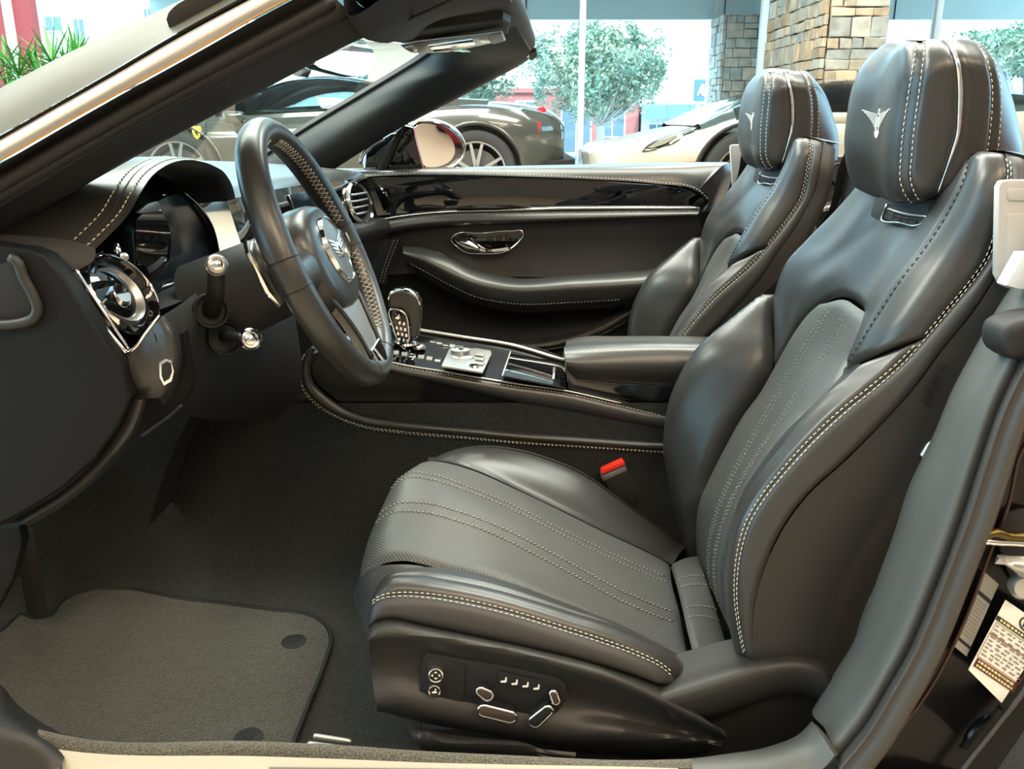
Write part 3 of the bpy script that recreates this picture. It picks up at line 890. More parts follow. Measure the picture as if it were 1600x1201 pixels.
YS = 1.245
def lines_on(G, N, j, d=0.0006, i0=0, i1=None):
    return (G[i0:i1, j] + N[i0:i1, j] * d, N[i0:i1, j])
def col_lines(G, N, fr, d=.0006, i0=0, i1=None):
    """line at cross fraction fr of a panel grid"""
    m = G.shape[1]
    x = fr * (m - 1); j = int(x); t = x - j
    if j >= m - 1: j, t = m - 2, 1.0
    P = G[:, j] * (1 - t) + G[:, j+1] * t; n = N[:, j] * (1 - t) + N[:, j+1] * t
    return (P[i0:i1] + n[i0:i1] * d, n[i0:i1])

seat = thing('front_seat', 'black leather driver seat nearest the open doorway with chrome seat switches on its base', 'car seat', SEAT_BASE, 'front seats')

# ---- backrest lines (bottom to top)
A_low = c(1.50, [(1090,890),(1069,806),(1056,750),(1048,701),(1052,650),(1071,594),(1097,552),(1150,504),(1208,459)])
B_low = c(1.41, [(1094,885,1.42),(1088,815,1.42),(1093,780),(1104,755),(1131,701),(1161,648),(1187,614),(1205,585),(1208,560,1.42),(1207,510,1.46),(1208,461,1.497)])
E_low = c(1.02, [(1152,1020),(1139,965),(1134,905),(1137,859),(1141,825),(1157,784),(1184,742),(1210,709),(1240,667),(1277,626),(1307,602),(1345,568)])
F_low = c(.985, [(1166,1030),(1156,982),(1150,937),(1150,900),(1156,855),(1169,814),(1195,772),(1232,727),(1270,686),(1319,641),(1371,600),(1412,564),(1445,527)])
D_low = c(1.085, [(1143,1000),(1132,940),(1129,881),(1137,832),(1148,795),(1163,757),(1185,724),(1222,675),(1262,636),(1300,598),(1320,575)])
E_up = c(1.04, [(1320,575,1.05),(1349,526),(1375,485),(1405,440),(1446,387),(1480,335),(1504,286),(1516,241,1.06)])
F_up = c(.985, [(1445,527),(1487,477),(1521,436),(1544,402),(1558,361),(1570,310),(1578,275,.99),(1572,236,1.01)])
G_all = c(.975, [(1174,1030),(1178,945),(1187,907),(1202,866),(1225,821),(1262,772),(1319,720),(1375,664),(1431,602),(1469,549),(1521,485),(1555,432),(1585,380),(1604,310),(1609,245,1.0)])
F_all = F_low + F_up[1:]

def build_backrest(p):
    bk, G, N = patch('backrest_bolster', [off(A_low, .035, .02, -.01), A_low, B_low], M['leather'], p, 46, 20, puff=.012, sink=.004, edge=.03, sides='RTB', ret=True)
    # perforated middle
    cols = [c(1.41, [(1096,905,1.41),(1088,815,1.42),(1093,780),(1104,755),(1131,701),(1161,648),(1187,614),(1208,578),(1240,522,1.38),(1262,492,1.36),(1285,474,1.33)]),
            c(1.33, [(1112,925),(1108,860),(1118,800),(1145,735),(1178,672),(1218,605),(1262,527,1.31),(1300,468,1.29)]),
            c(1.23, [(1126,950),(1118,880),(1132,810),(1163,742),(1205,675),(1245,612),(1290,537,1.24),(1318,468,1.24)]),
            c(1.15, [(1140,980),(1125,890),(1140,820),(1168,757),(1215,685),(1262,625),(1305,560,1.17),(1338,480,1.19)]),
            c(1.09, [(1152,1000),(1132,920),(1137,832),(1152,790),(1187,730),(1225,680),(1268,640),(1311,595),(1330,565,1.11),(1346,525,1.12),(1358,492,1.14)])]
    mid, G, N = patch('backrest_center', cols, M['perf'], p, 70, 48, puff=.004, sink=.004, edge=.015, ret=True)
    ch = []
    for fr in (.30, .36, .60, .66):
        ch.append(col_lines(G, N, fr, .0005, 2, -2))
    stitching('stitching', ch, M['thread_dark'], mid, length=.004, gap=.003, r=.00066)
    # near lower bolster
    bo, G, N = patch('backrest_bolster', [off(D_low, .012, .02, -.005), D_low, E_low], M['leather'], p, 60, 12, puff=.003, sink=.001, edge=.01, sides='TB', ret=True)
    stitching('stitching', [col_lines(G, N, .96, .001, 1, -1)], M['rubber'], bo, length=.004, gap=.004, r=.0009)
    bo2, G, N = patch('bolster_facing', [E_low, F_low], M['leather'], p, 60, 14, puff=.006, sink=.003, edge=.016, ret=True)
    stitching('stitching', [col_lines(G, N, .952, .0022, 1, -1)], M['thread'], bo2, length=.0046, gap=.0026, r=.00066)
    # upper near band
    bo3, G, N = patch('bolster_facing', [E_up, off([(np.array(a)+np.array(b))/2 for a, b in zip(spline(E_up, 9), spline(F_up, 9))], -.010, -.012, .004), F_up], M['leather'], p, 50, 18, puff=.003, sink=.004, edge=.014, ret=True)
    stitching('stitching', [col_lines(G, N, .04, .0025, 1, -1)], M['rubber'], bo3, length=.0045, gap=.004, r=.0011)
    stitching('stitching', [col_lines(G, N, .968, .0022, 1, -1)], M['thread'], bo3, length=.0046, gap=.0026, r=.00066)
    # yoke
    Yk = [c(1.5, [(1208,580,1.415),(1207,520,1.45),(1208,462,1.497),(1214,440,1.50),(1226,412,1.50),(1255,380,1.48),(1300,335,1.44),(1341,290,1.39)]),
          c(1.4, [(1222,556,1.40),(1228,500,1.43),(1240,450,1.44),(1262,410,1.43),(1290,378,1.41),(1330,330,1.37),(1365,285,1.33)]),
          c(1.35, [(1246,514,1.38),(1262,455,1.38),(1290,410,1.37),(1330,360,1.33),(1380,295,1.29)]),
          c(1.28, [(1300,466,1.30),(1318,430,1.29),(1345,390,1.28),(1385,340,1.26),(1410,300,1.24)]),
          c(1.2, [(1350,488,1.17),(1365,450,1.19),(1392,405,1.19),(1430,350,1.18),(1450,300,1.18)]),
          c(1.1, [(1338,532,1.10),(1365,485,1.095),(1398,434,1.095),(1438,380,1.09),(1470,328,1.09),(1492,280,1.10)]),
          E_up]
    yk, G, N = patch('shoulder_panel', Yk, M['leather'], p, 46, 56, puff=.004, sink=.003, edge=.014, ret=True)
    # side and shell
    sp, G, N = patch('side_panel', [F_all, G_all], M['leather_side'], p, 70, 14, puff=.004, sink=.003, edge=.012, ret=True)
    stitching('stitching', [col_lines(G, N, .055, .0022, 1, -1)], M['thread'], sp, length=.0046, gap=.0026, r=.00066)
    tt = np.linspace(0, 1, len(G_all))
    kk = 1 - np.clip((tt - .55) / .3, 0, 1) * .86
    H = [q + np.array((.09*k, .006 + .03*(1-k), -.055*k)) for q, k in zip(G_all, kk)]
    H2 = [q + np.array((.155*k, .05 + .05*(1-k), -.09*k)) for q, k in zip(G_all, kk)]
    R = [np.array((q[0] + .02, YS, q[2])) for q in H2]
    sh = patch('back_shell', [off(G_all, .0015, .001, -.001), off(G_all, .03, -.002, -.02), H, H2, R, mirr(H2, YS), mirr(H, YS), mirr(G_all, YS)], M['plastic'], p, 60, 40, puff=0, toward=(2, 1, .5))
    patch('side_panel', [mirr(F_all, YS), mirr(G_all, YS)], M['leather_side'], p, 40, 6, toward=(0, 4, 1))
    # top roll behind the headrest
    Tn = [F_up[-1], G_all[-1]]
    top_f = [E_up[-1], W(1492,280,1.10), W(1450,300,1.18), W(1410,300,1.24), W(1365,285,1.33), W(1341,290,1.39)]
    top_b = [G_all[-1], off([G_all[-1]], .08, .1, -.01)[0], off([G_all[-1]], .11, .2, -.01)[0], off([G_all[-1]], .11, .3, -.01)[0], off([G_all[-1]], .09, .42, -.02)[0], mirr([G_all[-1]], YS)[0]]
    mid_t = [F_up[-1]] + [(np.array(a)+np.array(b))/2 + np.array((0, 0, .012)) for a, b in zip(top_f[1:], top_b[1:])]
    patch('top_roll', [top_f, mid_t, top_b], M['leather'], p, 30, 16, puff=.002, toward=(.5, .5, 4))
    return p
build_backrest(seat)

def build_headrest(p):
    h0 = c(1.365, [(1425,63.5,1.33),(1400,70,1.345),(1375,87),(1357,107),(1347,127),(1340,150),(1334,187),(1331,212),(1332,245),(1340,277),(1352,297)])
    h1 = c(1.25, [(1430,63,1.25),(1405,82),(1390,112),(1380,150),(1373,200),(1371,250),(1380,290),(1398,319)])
    h2 = c(1.13, [(1437,63.5,1.16),(1440,80,1.14),(1436,112),(1428,162),(1421,212),(1418,250),(1418,285),(1424,301),(1440,318,1.14)])
    h3 = c(1.115, [(1475,63,1.16),(1486,74,1.13),(1495,95),(1499,125),(1499,175),(1496,212),(1487,240),(1476,272),(1466,300)])
    h4 = c(1.13, [(1510,64,1.18),(1533,77,1.15),(1545,100),(1551,125),(1552,162),(1549,200),(1544,235),(1536,270),(1528,300)])
    h5 = c(1.19, [(1520,66,1.2),(1548,95),(1565,122),(1577,155),(1587,195),(1593,225),(1592,250),(1588,290)])
    fr, G, N = patch('headrest', [off(h0, .05, .01, -.004), off(h0, .012, .008, 0), h0, h1, off(h2, -.004, .02, 0), h2], M['leather'], p, 44, 36, puff=.006, sink=.004, edge=.02, sides='RTB', ret=True)
    stitching('stitching', [col_lines(G, N, .975, .0022, 1, -1)], M['thread'], fr, length=.0046, gap=.003, r=.00066)
    ctr = drop(bvh_of(fr), 1372, 193, 0)
    mx = basis(ctr, np.array((-.03, -1, 0.0)), np.array((.05, 0, 1)))
    wing_emblem('emblem', fr, mx, .060, .0195, M['emblem'])
    sd_, G, N = patch('headrest_side', [h2, off([(a+b)/2 for a, b in zip(spline(h2, 9), spline(h3, 9))], 0, -.004, 0), h3], M['leather'], p, 40, 14, puff=.003, sink=.003, edge=.012, ret=True)
    stitching('stitching', [col_lines(G, N, .09, .0022, 1, -1)], M['thread'], sd_, length=.0046, gap=.003, r=.00066)
    tube('chrome_strip', spline(h3, 40), [.0010 + .0024 * math.sin(PI * min(1, i / 34)) for i in range(40)], M['chrome'], p, seg=8)
    rr, G, N = patch('headrest_rear', [off(h3, .002, .001, 0), h4], M['leather'], p, 40, 12, puff=.004, sink=.003, edge=.014, ret=True)
    stitching('stitching', [col_lines(G, N, .90, .0022, 1, -1), ], M['thread'], rr, length=.0046, gap=.003, r=.00066)
    b_, G, N = patch('headrest_back', [h4, h5, off(mirr(h5, YS), 0, -.02, 0), mirr(h4, YS), mirr(h3, YS), off(h0, .05, .01, -.004)], M['leather'], p, 40, 44, puff=.003, sink=.002, edge=.012, sides='L', toward=(3, 1.5, 1.2), ret=True)
    stitching('stitching', [col_lines(G, N, .03, .0022, 1, -1)], M['thread'], b_, length=.0046, gap=.003, r=.00066)
    # crown that closes the top
    m5, m3 = mirr([h5[0]], YS)[0], mirr([h3[0]], YS)[0]
    ca = [h0[0] + np.array((.05, .01, -.004)), h0[0], h1[0], h2[0]]
    cb = [m3 + np.array((.0, 0, -.002)), (h0[0] + m3) / 2 + np.array((.02, 0, .003)), (h1[0] + h3[0]) / 2 + np.array((.01, .02, .003)), h3[0]]
    cd = [m5, m5 * .66 + h5[0] * .34, m5 * .34 + h5[0] * .66, h5[0]]
    patch('headrest_top', [ca, cb, cd], M['leather'], p, 16, 14, toward=(.5, 1.2, 4))
    # neck air outlet
    nv = prism('neck_vent', lift(c(1.25, [(1367,309,1.32),(1361,330,1.325),(1358,350,1.33),(1368,358,1.315),(1394,368,1.265),(1427,374,1.205),(1438,365,1.19),(1455,330,1.17),(1458,312,1.17),(1410,300,1.25)]), .972), (.006, 0, -.002), M['soft_trim'], p, bevel=.002)
    prism('outlet', lift(c(1.25, [(1386,318,1.29),(1377,339,1.302),(1405,348,1.245),(1434,352,1.195),(1446,346,1.175),(1452,325,1.17)]), .968), (.003, 0, -.001), M['rubber'], nv)
    tube('outlet_rim', lift(c(1.25, [(1386,319,1.29),(1377,339,1.302),(1405,348,1.245),(1434,352,1.195),(1447,346,1.175)]), .965), .0016, M['chrome'], nv, n=24)
    for t in (0, 1):
        tube('slat', lift(c(1.25, [(1388,326+6*t,1.285),(1410,333+7*t,1.24),(1448,338+4*t,1.18)]), .965), .0009 + .0008*(1-t), M['satin'] if t == 0 else M['rubber'], nv, n=16)
    for k in range(4):
        u = 1396 + k * 12
        tube('slat', lift(c(1.25, [(u,330+k*2.5,1.265-.02*k),(u-2,345+k*1.8,1.26-.02*k)]), .966), .0009, M['rubber'], nv)
build_headrest(seat)

# ---- cushion lines (front to rear)
K1 = c(1.48, [(676,730),(681,719),(705,706),(750,698),(802,702),(855,716),(907,738),(952,768),(1001,804),(1050,838),(1076,858)])
P0 = c(1.39, [(668,722),(692,723),(742,736),(810,766),(877,798),(945,832),(1009,862),(1049,884)])
P1 = c(1.29, [(617,762),(634,748),(668,750),(727,768),(802,799),(877,836),(952,871),(1052,914)])
P2 = c(1.225, [(598,800),(620,783),(660,780),(727,797),(802,827),(877,865),(952,904),(1062,951)])
P3 = c(1.16, [(580,845),(600,828),(645,826),(727,846),(840,896),(915,934),(990,972),(1072,1004)])
P4 = c(1.09, [(566,905),(574,893),(596,879),(630,873),(664,879),(697,889),(750,897),(802,911),(862,934),(915,955),(971,979),(1020,1004),(1080,1030)])
def front_drop(pts, n=2):
    p0 = np.array(pts[0])
    return [p0 + np.array((.030, 0, -.135)), p0 + np.array((.004, 0, -.060))] + list(pts)
CD = c(1.075, [(596,912),(610,899),(645,889),(690,888),(750,897),(802,912),(862,935),(915,956),(971,980),(1020,1005),(1057,1025),(1082,1040)])
CE = c(1.03, [(586,928),(602,906),(645,900),(709,909),(772,922),(832,939),(896,959),(952,976),(1009,1002),(1057,1029),(1078,1046)])
CF = c(.985, [(578,950),(584,938),(596,932),(622,928),(671,930),(727,939),(802,957),(877,980),(945,1002),(997,1021),(1035,1040),(1056,1060)])
CG = c(.975, [(577,984),(583,975),(596,970),(664,980),(742,997),(825,1014),(900,1031),(964,1049),(1027,1070)])

def build_cushion(p):
    fb, G, N = patch('cushion_bolster', [off(K1, .02, .03, -.10), off(K1, .0, .012, -.03), K1, [(np.array(a)*.5+np.array(b)*.5)+np.array((0, 0, .012)) for a, b in zip(spline(K1, 12), spline(P0, 12))], P0], M['leather'], p, 50, 30, puff=.002, sink=.003, edge=.014, sides='RTB', ret=True)
    tube('piping', spline(K1, 50), .0022, M['rubber'], fb, seg=6)
    cols = [front_drop(q) for q in (P0, P1, P2, P3, P4)]
    cu, G, N = patch('seat_cushion', cols, M['perf'], p, 80, 60, puff=.004, sink=.003, edge=.016, ret=True)
    ch = [col_lines(G, N, f, .0004, 17, -2) for f in (.305, .365, .60, .665)]
    stitching('stitching', [(L + n*.0004, n) for L, n in ch], M['thread_dark'], cu, length=.0042, gap=.0028, r=.0009)
    bm = bmesh.new()
    for L, n in ch: add_tube(bm, L - n*.0002 + np.array((0, .0022, 0)), .0009, 5)
    obj('quilting_seam', bm, M['leather'], cu, smooth=True)
    patch('front_skirt', [[W(559,912,1.11), W(553,935,1.11), W(562,961,1.10), W(574,990,1.09)],
                          [W(585,886,1.085), W(570,918,1.075), W(569,955,1.06), W(576,1000,1.04)],
                          [W(640,882,1.08), W(600,912,1.055), W(582,950,1.02), W(585,1000,1.0)],
                          [W(700,895,1.08), W(640,905,1.05), W(600,935,1.0), W(600,990,.99)]], M['leather_side'], p, 24, 24, puff=.002)
    nb, G, N = patch('cushion_bolster', [CD, CE], M['leather'], p, 60, 10, puff=.004, sink=.002, edge=.012, ret=True)
    nf, G, N = patch('bolster_facing', [CE, [(a+b)/2 + np.array((0, -.008, .007)) for a, b in zip(spline(CE, 14), spline(CF, 14))], CF], M['leather'], p, 60, 16, puff=.003, sink=.003, edge=.014, ret=True)
    stitching('stitching', [col_lines(G, N, .05, .002, 1, -1)], M['end_black'], nf, length=.004, gap=.0030, r=.0009)
    stitching('stitching', [col_lines(G, N, .962, .0022, 1, -1)], M['thread'], nf, length=.0048, gap=.0026, r=.00066)
    sk, G, N = patch('cushion_side', [CF, [(a+b)/2 + np.array((0, -.006, 0)) for a, b in zip(spline(CF, 14), spline(CG, 14))], CG], M['leather_side'], p, 60, 12, puff=.002, sink=.003, edge=.012, ret=True)
    stitching('stitching', [col_lines(G, N, .07, .0018, 1, -1)], M['thread'], sk, length=.0048, gap=.0026, r=.00066)
    lu, G, N = patch('lumbar_strip', [c(1.2, [(1047,884,1.385),(1058,915,1.29),(1066,945,1.22),(1074,980,1.15),(1086,1026,1.075)]),
                                      c(1.2, [(1070,872,1.40),(1085,912,1.30),(1093,942,1.235),(1102,975,1.17),(1116,1024,1.09)]),
                                      c(1.2, [(1094,868,1.41),(1108,912,1.31),(1119,945,1.245),(1130,985,1.17),(1144,1025,1.095)])], M['perf'], p, 40, 20, puff=.004, sink=.003, edge=.01, ret=True)
    gr = []
    for f in (.26, .36, .60, .70):
        i = int(f * 39); gr.append((G[i, 1:-1] + N[i, 1:-1]*.001, N[i, 1:-1]))
    stitching('stitching', gr, M['thread_dark'], lu, length=.0042, gap=.0028, r=.0009)
    # closing body under the cushion
    bm = bmesh.new()
    lo = np.array((-.13, YS - .25, .20)); hi = np.array((.25, YS + .26, .29))
    add_box(bm, lo, hi, .02)
    obj('seat_frame', bm, M['rubber'], p, angle=40)
build_cushion(seat)

def build_seat_base(p):
    Yv = .957
    T = c(.982, [(577,978),(583,971),(596,965),(664,975),(742,992),(825,1009),(900,1026),(964,1045),(1030,1069)])
    R1 = c(Yv - .006, [(576,1000),(583,990),(600,988),(664,994),(742,1009),(825,1027),(900,1049),(964,1070),(1040,1106),(1134,1152)])
    R1b = c(Yv + .004, [(577,1020),(600,1012),(664,1014),(742,1028),(825,1046),(900,1066),(964,1088),(1040,1116),(1133,1154)])
    Mi = c(Yv + .009, [(581,1055),(610,1052),(664,1062),(742,1077),(825,1092),(900,1106),(964,1119),(1040,1138),(1131,1157)])
    R2 = c(Yv - .008, [(587,1098),(620,1090),(664,1100),(742,1118),(825,1134),(880,1138),(930,1132),(1000,1140),(1126,1160)])
    B = c(Yv + .03, [(590,1110),(620,1118),(654,1127),(747,1144),(830,1158),(935,1173),(1047,1181),(1122,1167)])
    va = patch('seat_valance', [T, R1, R1b, Mi, R2, B], M['plastic'], p, 60, 36, thick=.005)
    Yp = Yv - .0005
    cp = prism('control_panel', c(Yp, [(668,1020),(730,1032),(800,1043),(868,1058),(884,1070),(888,1088),(872,1112),(845,1126),(800,1118),(700,1099),(662,1090),(655,1080),(660,1030)]), (0, .012, 0), M['rubber'], p, bevel=.002)
    prism('switch_plate', c(Yp - .002, [(669,1026),(727,1039),(724,1097),(662,1084)]), (0, .006, 0), M['rubber'], cp, bevel=.0015)
    d = np.array((0, -1, .15))
    for (u, v, r, nm) in ((682, 1049, .0105, 'lumbar_knob'), (680, 1073, .0085, 'massage_knob')):
        k = lathe(nm, [(0, .009), (r*.70, .009), (r*.74, .010)], W(u, v, Yp), d, M['rubber'], p, 28)
        lathe('chrome_ring', [(r*.72, .0085), (r*.76, .0108), (r*.92, .0105), (r, .008), (r*.98, -.002)], W(u, v, Yp), d, M['chrome'], k, 28)
        bm = bmesh.new()
        cc = W(u, v, Yp) + np.array((0, -.0098, .0014))
        if nm == 'lumbar_knob':
            for a in range(4):
                t = a * PI / 2
                ax = np.array((math.cos(t), 0, math.sin(t))); ay = np.array((-math.sin(t), 0, math.cos(t)))
                add_prism(bm, [cc + ax*.0062, cc + ax*.0036 + ay*.0022, cc + ax*.0036 - ay*.0022], (0, -.0005, 0))
        else:
            add_prism(bm, [cc + np.array(q)*.0011 for q in ((-3, 0, -3), (2, 0, -3), (3.2, 0, -1.5), (1.2, 0, -.8), (2.2, 0, 3), (.8, 0, 3), (-.3, 0, -.6), (-3, 0, -1.2))], (0, -.0005, 0))
        obj('symbol', bm, M['white'], k)
    def pill(u0, v0, u1, v1, r0, r1, h, nm, ins):
        a, b = W(u0, v0, Yp), W(u1, v1, Yp)
        ax = (b - a); L = np.linalg.norm(ax); ax /= L
        ay = np.array((-ax[2], 0, ax[0]))
        def ring(s, inset):
            pts = []
            for k in range(12):
                t = PI/2 + PI * k / 11
                pts.append(a + ax*math.cos(t)*(r0-inset) + ay*math.sin(t)*(r0-inset))
            for k in range(12):
                t = -PI/2 + PI * k / 11
                pts.append(b + ax*math.cos(t)*(r1-inset) + ay*math.sin(t)*(r1-inset))
            return [q + np.array((0, -s, 0)) for q in pts]
        k = prism(nm, ring(0, .0025), (0, -h, 0), M['rubber'], p, bevel=.001)
        bm = bmesh.new(); add_tube(bm, ring(h - .001, .0016), .0021, 8, closed=True)
        obj('chrome_rim', bm, M['chrome'], k, smooth=True)
        prism('cap', ring(h, .003), (0, -.0012, 0), ins, k, bevel=.0005)
    brown = mat('switch_cap', (.05, .035, .03), .35)
    pill(752, 1070, 762, 1076, .007, .0085, .014, 'seat_switch', brown)
    pill(757, 1098, 797, 1108, .0095, .0095, .016, 'seat_switch', brown)
    pill(836, 1115, 855, 1098, .0095, .008, .016, 'seat_switch', M['rubber'])
    pill(864, 1074, 868, 1085, .006, .006, .014, 'seat_switch', brown)
    mb = prism('memory_buttons', c(Yp - .001, [(779,1047),(848,1062),(846,1078),(777,1063)]), (0, -.003, 0), M['rubber'], p, bevel=.0012)
    for k in range(4):
        u, v = 787 + k*17, 1058.5 + k*3.7
        bm = bmesh.new(); cc = W(u, v, Yp) + np.array((0, -.0043, 0))
        add_prism(bm, [cc + np.array(q)*.0013 for q in ((-3, 0, -3), (2, 0, -3), (3, 0, -1.8), (3.2, 0, 3), (1.8, 0, 3), (1.2, 0, -.6), (-3, 0, -1.2))], (0, -.0005, 0))
        obj('seat_icon', bm, M['white'], mb)
    # recliner hinge cover
    patch('hinge_cover', [off(c(.99, [(1029,1070),(1060,1056),(1110,1040),(1160,1027),(1210,1018),(1255,1018),(1290,1032),(1306,1060)]), 0, .05, -.004),
                          c(.99, [(1029,1070),(1060,1056),(1110,1040),(1160,1027),(1210,1018),(1255,1018),(1290,1032),(1306,1060)]),
                          c(.952, [(1032,1090),(1080,1078),(1140,1060),(1200,1043),(1250,1042),(1285,1055),(1302,1075)]),
                          c(.955, [(1050,1122),(1100,1109),(1150,1091),(1200,1070),(1240,1058),(1270,1063),(1297,1085)]),
                          c(1.0, [(1055,1135),(1100,1125),(1150,1110),(1200,1092),(1250,1085),(1290,1100)])], M['plastic'], p, 40, 26)
    # dark lower side between hinge and sill, and the floor runner of the seat rail
    prism('side_lower_panel', c(1.0, [(1040,1090),(1200,1050),(1300,1040),(1330,1090),(1290,1150),(1180,1180),(1040,1190),(940,1180)]), (0, .02, 0), M['rubber'], p, bevel=.004)
    rl = patch('rail_cover', [c(.93, [(640,1130,.955),(644,1150),(655,1165),(690,1172),(760,1178),(830,1184),(900,1189)]),
                              c(.92, [(652,1138,.95),(668,1150),(690,1158),(760,1162),(826,1167),(850,1175),(900,1183)]),
                              c(.95, [(664,1135,.99),(690,1145),(720,1149),(770,1154),(822,1160),(850,1172),(900,1180)])], M['plastic'], p, 30, 10, thick=.008)
build_seat_base(seat)
# embossed side airbag lettering
fx = W(1462, 585, .975) - W(1448, 618, .975)
text_mesh('airbag_lettering', 'AIRBAG', .016, basis(W(1456, 600, .9725) + np.array((.002, -.003, 0)), fx, np.cross(np.array((0, -1, 0.0)), fx)), M['rubber'], seat, .0006)

def shoulder_handle(p, y, s):
    """satin grey easy-entry panel on the outboard shoulder"""
    q = [(1561,292),(1566,283),(1580,281),(1640,281),(1646,290),(1646,452),(1580,452),(1566,446),(1558,430)]
    pts = c(.955, q)
    s = -s
    if s < 0: pts = mirr(pts, YS)
    h = prism('entry_panel', pts, (0, .012*s, 0), M['grey_plastic'], p, bevel=.003)
    b = c(.953, [(1575,336),(1580,332),(1632,332),(1632,440),(1580,436),(1572,428)])
    if s < 0: b = mirr(b, YS)
    prism('pull_handle', b, (0, .006*s, 0), M['grey_plastic'], h, bevel=.003)
    b = c(.953, [(1575,299),(1579,294),(1630,294),(1630,314),(1579,314),(1575,309)])
    if s < 0: b = mirr(b, YS)
    prism('entry_button', b, (0, .005*s, 0), M['grey_plastic'], h, bevel=.002)
shoulder_handle(seat, .955, -1)

# ---- the passenger seat: the same seat across the console
OUTBOARD = ('seat_valance', 'control_panel', 'lumbar_knob', 'massage_knob', 'seat_switch', 'memory_buttons', 'entry_panel', 'airbag_lettering', 'rail_cover')
def copy_tree(o, parent, skip=()):
    for ch in list(o.children):
        if ch.name.split('.')[0] in skip: continue
        d = ch.copy(); COL.objects.link(d); d.parent = parent
        copy_tree(ch, d)
seat2 = seat.copy(); COL.objects.link(seat2)
seat2.location = Vector(SEAT_BASE) + Vector((.03, .76, 0))
BASE[seat2.name] = np.array(SEAT_BASE)
seat2['label'] = 'black leather passenger seat beyond the centre armrest, against the far door'
copy_tree(seat, seat2, OUTBOARD)
shoulder_handle(seat2, .955, 1)
